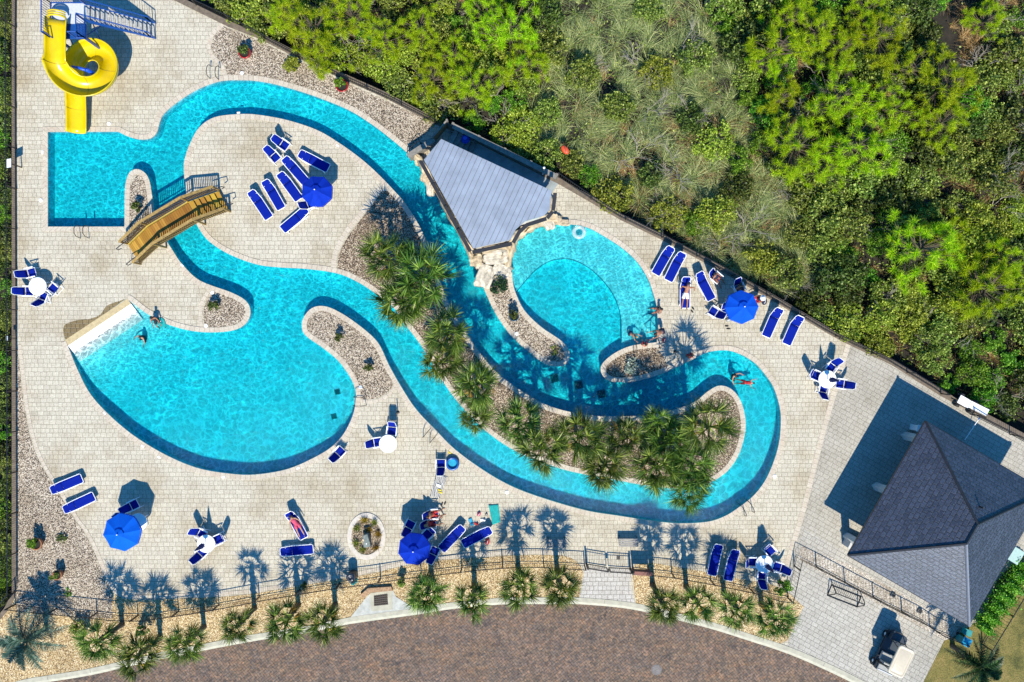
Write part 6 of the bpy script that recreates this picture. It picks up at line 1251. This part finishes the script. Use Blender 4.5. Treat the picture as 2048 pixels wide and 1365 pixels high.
# ------------------------------------------------------------------ people
def person(label, loc, rz, pose, skin='skin', hair='hair', top=None, bottom='navy', scale=1.0, long_hair=False, hat=None):
    """pose: pelvis height, spine pitch (0 upright, + leans back), thigh pitch (0 hanging, 90 forward), shin pitch (0 hanging), spread, arms (l, r): (upper pitch, out, fore pitch)"""
    pz, sp, th, sh, spread, arms = pose; t = thing('person', label, 'person', loc, rz)
    def dirv(pitch, out=0.0): a = R(pitch); o = R(out); return Vector((math.sin(o), math.sin(a) * math.cos(o), -math.cos(a) * math.cos(o)))
    pel = Vector((0, 0, pz)); spd = Vector((0, -math.sin(R(sp)), math.cos(R(sp)))); fw = Vector((0, math.cos(R(sp)), math.sin(R(sp))))
    V = []; E = []; Rd = []
    def add(p, r, par=None):
        V.append(p); Rd.append(r); i = len(V) - 1
        if par is not None: E.append((par, i))
        return i
    p0 = add(pel, (.13, .10)); p1 = add(pel + spd * .16, (.125, .09), p0); p2 = add(pel + spd * .32, (.14, .10), p1); p3 = add(pel + spd * .46, (.13, .09), p2)
    nk = add(pel + spd * .55, (.05, .05), p3); hb = add(pel + spd * .62 + fw * .015, (.06, .065), nk); hm = add(pel + spd * .70 + fw * .02, (.08, .095), hb); ht = add(pel + spd * .78 + fw * .01, (.062, .07), hm)
    head = pel + spd * .70 + fw * .02; hands = []; LEG = []
    for k, s in enumerate((-1, 1)):
        hip = pel + Vector((s * .095, 0, 0)) - spd * .04; a = add(hip, (.085, .085), p0); th_ = th[k] if isinstance(th, (list, tuple)) else th; sh_ = sh[k] if isinstance(sh, (list, tuple)) else sh
        kn = hip + dirv(th_, s * spread) * .43; m_ = add(hip.lerp(kn, .5), (.075, .075), a); b = add(kn, (.052, .052), m_); an = kn + dirv(sh_, s * spread * .4) * .42; c_ = add(kn.lerp(an, .4), (.052, .052), b); c = add(an, (.034, .034), c_)
        ft = an + (Vector((0, .17, -.05)) if sh_ < 60 else Vector((0, .06, .12))); add(ft, (.034, .026), c); LEG.append((hip, kn))
        up, ou, fo = arms[k]; shd = pel + spd * .47 + Vector((s * .17, 0, 0)); e = add(shd, (.052, .052), p3); el = shd + dirv(up, s * ou) * .29; f = add(el, (.04, .04), e); wr = el + dirv(fo, s * ou * .3) * .25; g = add(wr, (.026, .026), f); pd = (wr - el).normalized(); add(wr + pd * .075, (.036, .018), g); hands.append((wr + pd * .07, pd, s))
    me = bpy.data.meshes.new('body'); me.from_pydata([tuple(v) for v in V], E, []); ob = bpy.data.objects.new('body', me); COL.objects.link(ob); ob.modifiers.new('Skin', 'SKIN').use_smooth_shade = True
    for i, r in enumerate(Rd): me.skin_vertices[0].data[i].radius = r
    me.skin_vertices[0].data[0].use_root = True; ob.modifiers.new('Sub', 'SUBSURF').levels = 1
    nm = bpy.data.meshes.new_from_object(ob.evaluated_get(bpy.context.evaluated_depsgraph_get())); bpy.data.objects.remove(ob); bpy.data.meshes.remove(me)
    bm = bmesh.new(); bm.from_mesh(nm); x = MB()
    for h, d, s in hands:
        lat = d.cross(Vector((0, 0, 1))); lat = lat.normalized() if lat.length > .1 else Vector((1, 0, 0)); cu = lat.cross(d).normalized() * -1
        for j, ln in enumerate((.07, .08, .075, .06)): o = h + lat * (j - 1.5) * .019 + d * .02; x.tube([o, o + d * ln * .55, o + d * ln * .95 + cu * ln * .3], [.009, .0085, .006], 5)
        o = h - lat * .03 - d * .02; x.tube([o, o - lat * .03 + d * .03, o - lat * .035 + d * .06], [.01, .009, .007], 5)
    x.tube([head + fw * .08 + spd * .01, head + fw * .105 - spd * .012, head + fw * .085 - spd * .025], [.008, .014, .01], 5)
    for s in (-1, 1): x.ball(head + Vector((s * .078, 0, 0)) - spd * .0, (.012, .02, .028), 6, 4)
    b0 = [bm.verts.new(v) for v in x.v]
    for f in x.f: bm.faces.new([b0[i] for i in f])
    bm.to_mesh(nm); bm.free(); nm.name = 'body'; body = link('body', nm, M[skin], t, True)
    e = MB()
    for s in (-1, 1): e.ball(head + fw * .083 + Vector((s * .03, 0, 0)) + spd * .012, .009, 6, 4)
    e.tube([head + fw * .088 - spd * .045 + Vector((-.02, 0, 0)), head + fw * .092 - spd * .048, head + fw * .088 - spd * .045 + Vector((.02, 0, 0))], .006, 4); e.build('face_features', M['hair'], t)
    hc = MB().ball((0, 0, 0), (.092, .108, .085), 14, 8); rot = Matrix((Vector((1, 0, 0)), fw, spd)).transposed()
    if long_hair: hc.ball((0, -.07, -.13), (.085, .05, .16), 12, 7)
    hc.v = [tuple(head + spd * .035 - fw * .018 + rot @ Vector(v)) for v in hc.v]; hc.build('hair', M[hair], t, True)
    if hat: hh = MB().lathe([(.19, 0), (.19, .012), (.1, .02), (.095, .09), (.01, .1)], 20); hh.v = [tuple(head + spd * .06 + rot @ Vector(v)) for v in hh.v]; hh.build('hat', M[hat], t, True)
    if bottom:
        m = MB(); m.tube([pel - spd * .06, pel + spd * .05, pel + spd * .11], [.13, .148, .142], 12)
        for hip, kn in LEG: m.tube([hip + (hip - kn) * .12, hip.lerp(kn, .3), hip.lerp(kn, .62)], [.105, .1, .094], 10)
        m.build('shorts', M[bottom], t, True)
    if top: m = MB(); m.tube([pel + spd * .1, pel + spd * .3, pel + spd * .44, pel + spd * .5], [.14, .152, .15, .09], 12); m.build('top', M[top], t, True)
    t.scale = (scale,) * 3; return t
AS = ((20, 12, 70), (20, 12, 70)); AR = ((-5, 14, 20), (-5, 14, 20)); AUP = ((170, 50, 60), (170, 50, 60))
def face(dx, dy): return math.atan2(-dy, dx) - math.pi / 2
def seat_at(px, py, z): q = P(px, py, z); return (q.x, q.y, 0)
person('shirtless man in white trunks reclining on a lounger', seat_at(1372, 588, .45), face(-.1, 1), (.44, 52, 88, 84, 6, ((185, 40, 30), (185, 40, 30))), 'skin_tan', 'hair', None, 'whitecloth')
person('woman in a pink top lying on a lounger on the lower deck', seat_at(592, 1048, .45), face(.45, 1), (.44, 54, 88, 84, 6, ((60, 25, 90), (60, 25, 90))), 'skin', 'hair', 'pink', 'pink', .96, True)
person('shirtless person sitting in a chair beside the dark blue umbrella', seat_at(866, 1029, .5), face(1, -.1), (.50, 24, 88, 20, 10, AS), 'skin_tan', 'hair', None, 'red', .95)
person('person in a red top sitting in a chair beside the dark blue umbrella', seat_at(862, 1047, .5), face(1, -.1), (.50, 24, 88, 20, 10, AS), 'skin', 'hair_fair', 'red', 'red', .92, True)
person('dark haired person sitting in a chair behind the umbrella by the diagonal wall', seat_at(1479, 579, .5), face(.4, 1), (.50, 22, 88, 10, 10, AS), 'skin_tan', 'hair', 'blackcloth', 'navy', .95, True)
person('person in dark clothes sitting in a chair close to the diagonal wall', seat_at(1432, 556, .5), face(.75, .6), (.50, 24, 86, 25, 8, AS), 'skin_tan', 'hair', 'navy', 'brown_board', .95)
person('person in dark red shorts sitting on the right rim of the round pool', seat_at(1317, 620, .1), face(-1, .15), (.13, 8, 80, 5, 10, AR), 'skin_tan', 'hair', None, 'brown_board', .85)
person('person bending over the grab rail beside the round pool steps', seat_at(1326, 663, .85), face(-1, .35), (.82, -52, (0, 22), (-6, 0), 5, ((60, 10, 70), (60, 10, 70))), 'skin_tan', 'hair', None, 'navy', .95)
person('child sitting on the coping at the mouth of the round pool', seat_at(1289, 690, .1), face(0, -1), (.13, 0, 82, 5, 12, AR), 'skin', 'hair', None, 'red', .75)
person('person wading by the left grab rail of the round pool', seat_at(1261, 667, .0), face(.6, .4), (-.05, -42, 10, -5, 8, ((50, 15, 60), (50, 15, 60))), 'skin', 'hair_fair', None, 'navy', .8)
person('dark haired swimmer crouching in the lagoon near the beach', seat_at(284, 676, -.1), face(-.6, .8), (-.42, 6, 70, -50, 14, ((60, 40, 70), (60, 40, 70))), 'skin', 'hair', 'blackcloth', 'navy', .85, True)
person('person in black sitting on the lagoon rim with a teal board', seat_at(313, 640, .1), face(.3, 1), (.13, 10, 80, 5, 10, ((45, 10, 80), (45, 10, 80))), 'skin_tan', 'hair', 'blackcloth', 'blackcloth', .9, True)
person('swimmer with dark hair in the right bend of the river', seat_at(1469, 752, -.1), face(.6, .6), (-.40, 5, 70, -50, 14, ((70, 50, 70), (70, 50, 70))), 'skin', 'hair', 'blackcloth', 'navy', .85)
person('swimmer in a red top floating at the right bend of the river', seat_at(1490, 765, -.1), face(1, .1), (-.20, -75, -80, -88, 8, ((150, 30, 150), (60, 50, 80))), 'skin', 'hair', 'red', 'red', .72)
person('person in red sitting in palm shade on the rim by the round pool mouth', seat_at(1381, 713, .1), face(-.3, -1), (.13, -6, 60, -10, 12, AR), 'skin_tan', 'hair', 'red', 'red', .75)
person('person in a white cap leaning out from behind the umbrella by the diagonal wall', seat_at(1518, 598, .5), face(-1, .3), (.48, 5, 88, 10, 10, AS), 'skin_tan', 'hair', 'navy', 'red', .9, False, 'whitecloth')
def board_():
    q = P(322, 646, .15); t = thing('kickboard', 'teal kickboard beside the person on the lagoon rim', 'kickboard', (q.x, q.y, .05), R(20)); MB().prism([(-.2, -.3), (.2, -.3), (.22, .1), (.12, .28), (0, .32), (-.12, .28), (-.22, .1)], 0, .04).build('board', M['teal_towel'], t, bevel=.01); MB().box((0, .1, .045), (.12, .03, .01)).build('grip', M['white'], t)
board_()
towel('beach_towel', 'dark red towel draped by the chair close to the diagonal wall', [(1419,545),(1432,543),(1440,560),(1428,563)], .02, M['brown_board'], wav=.3)
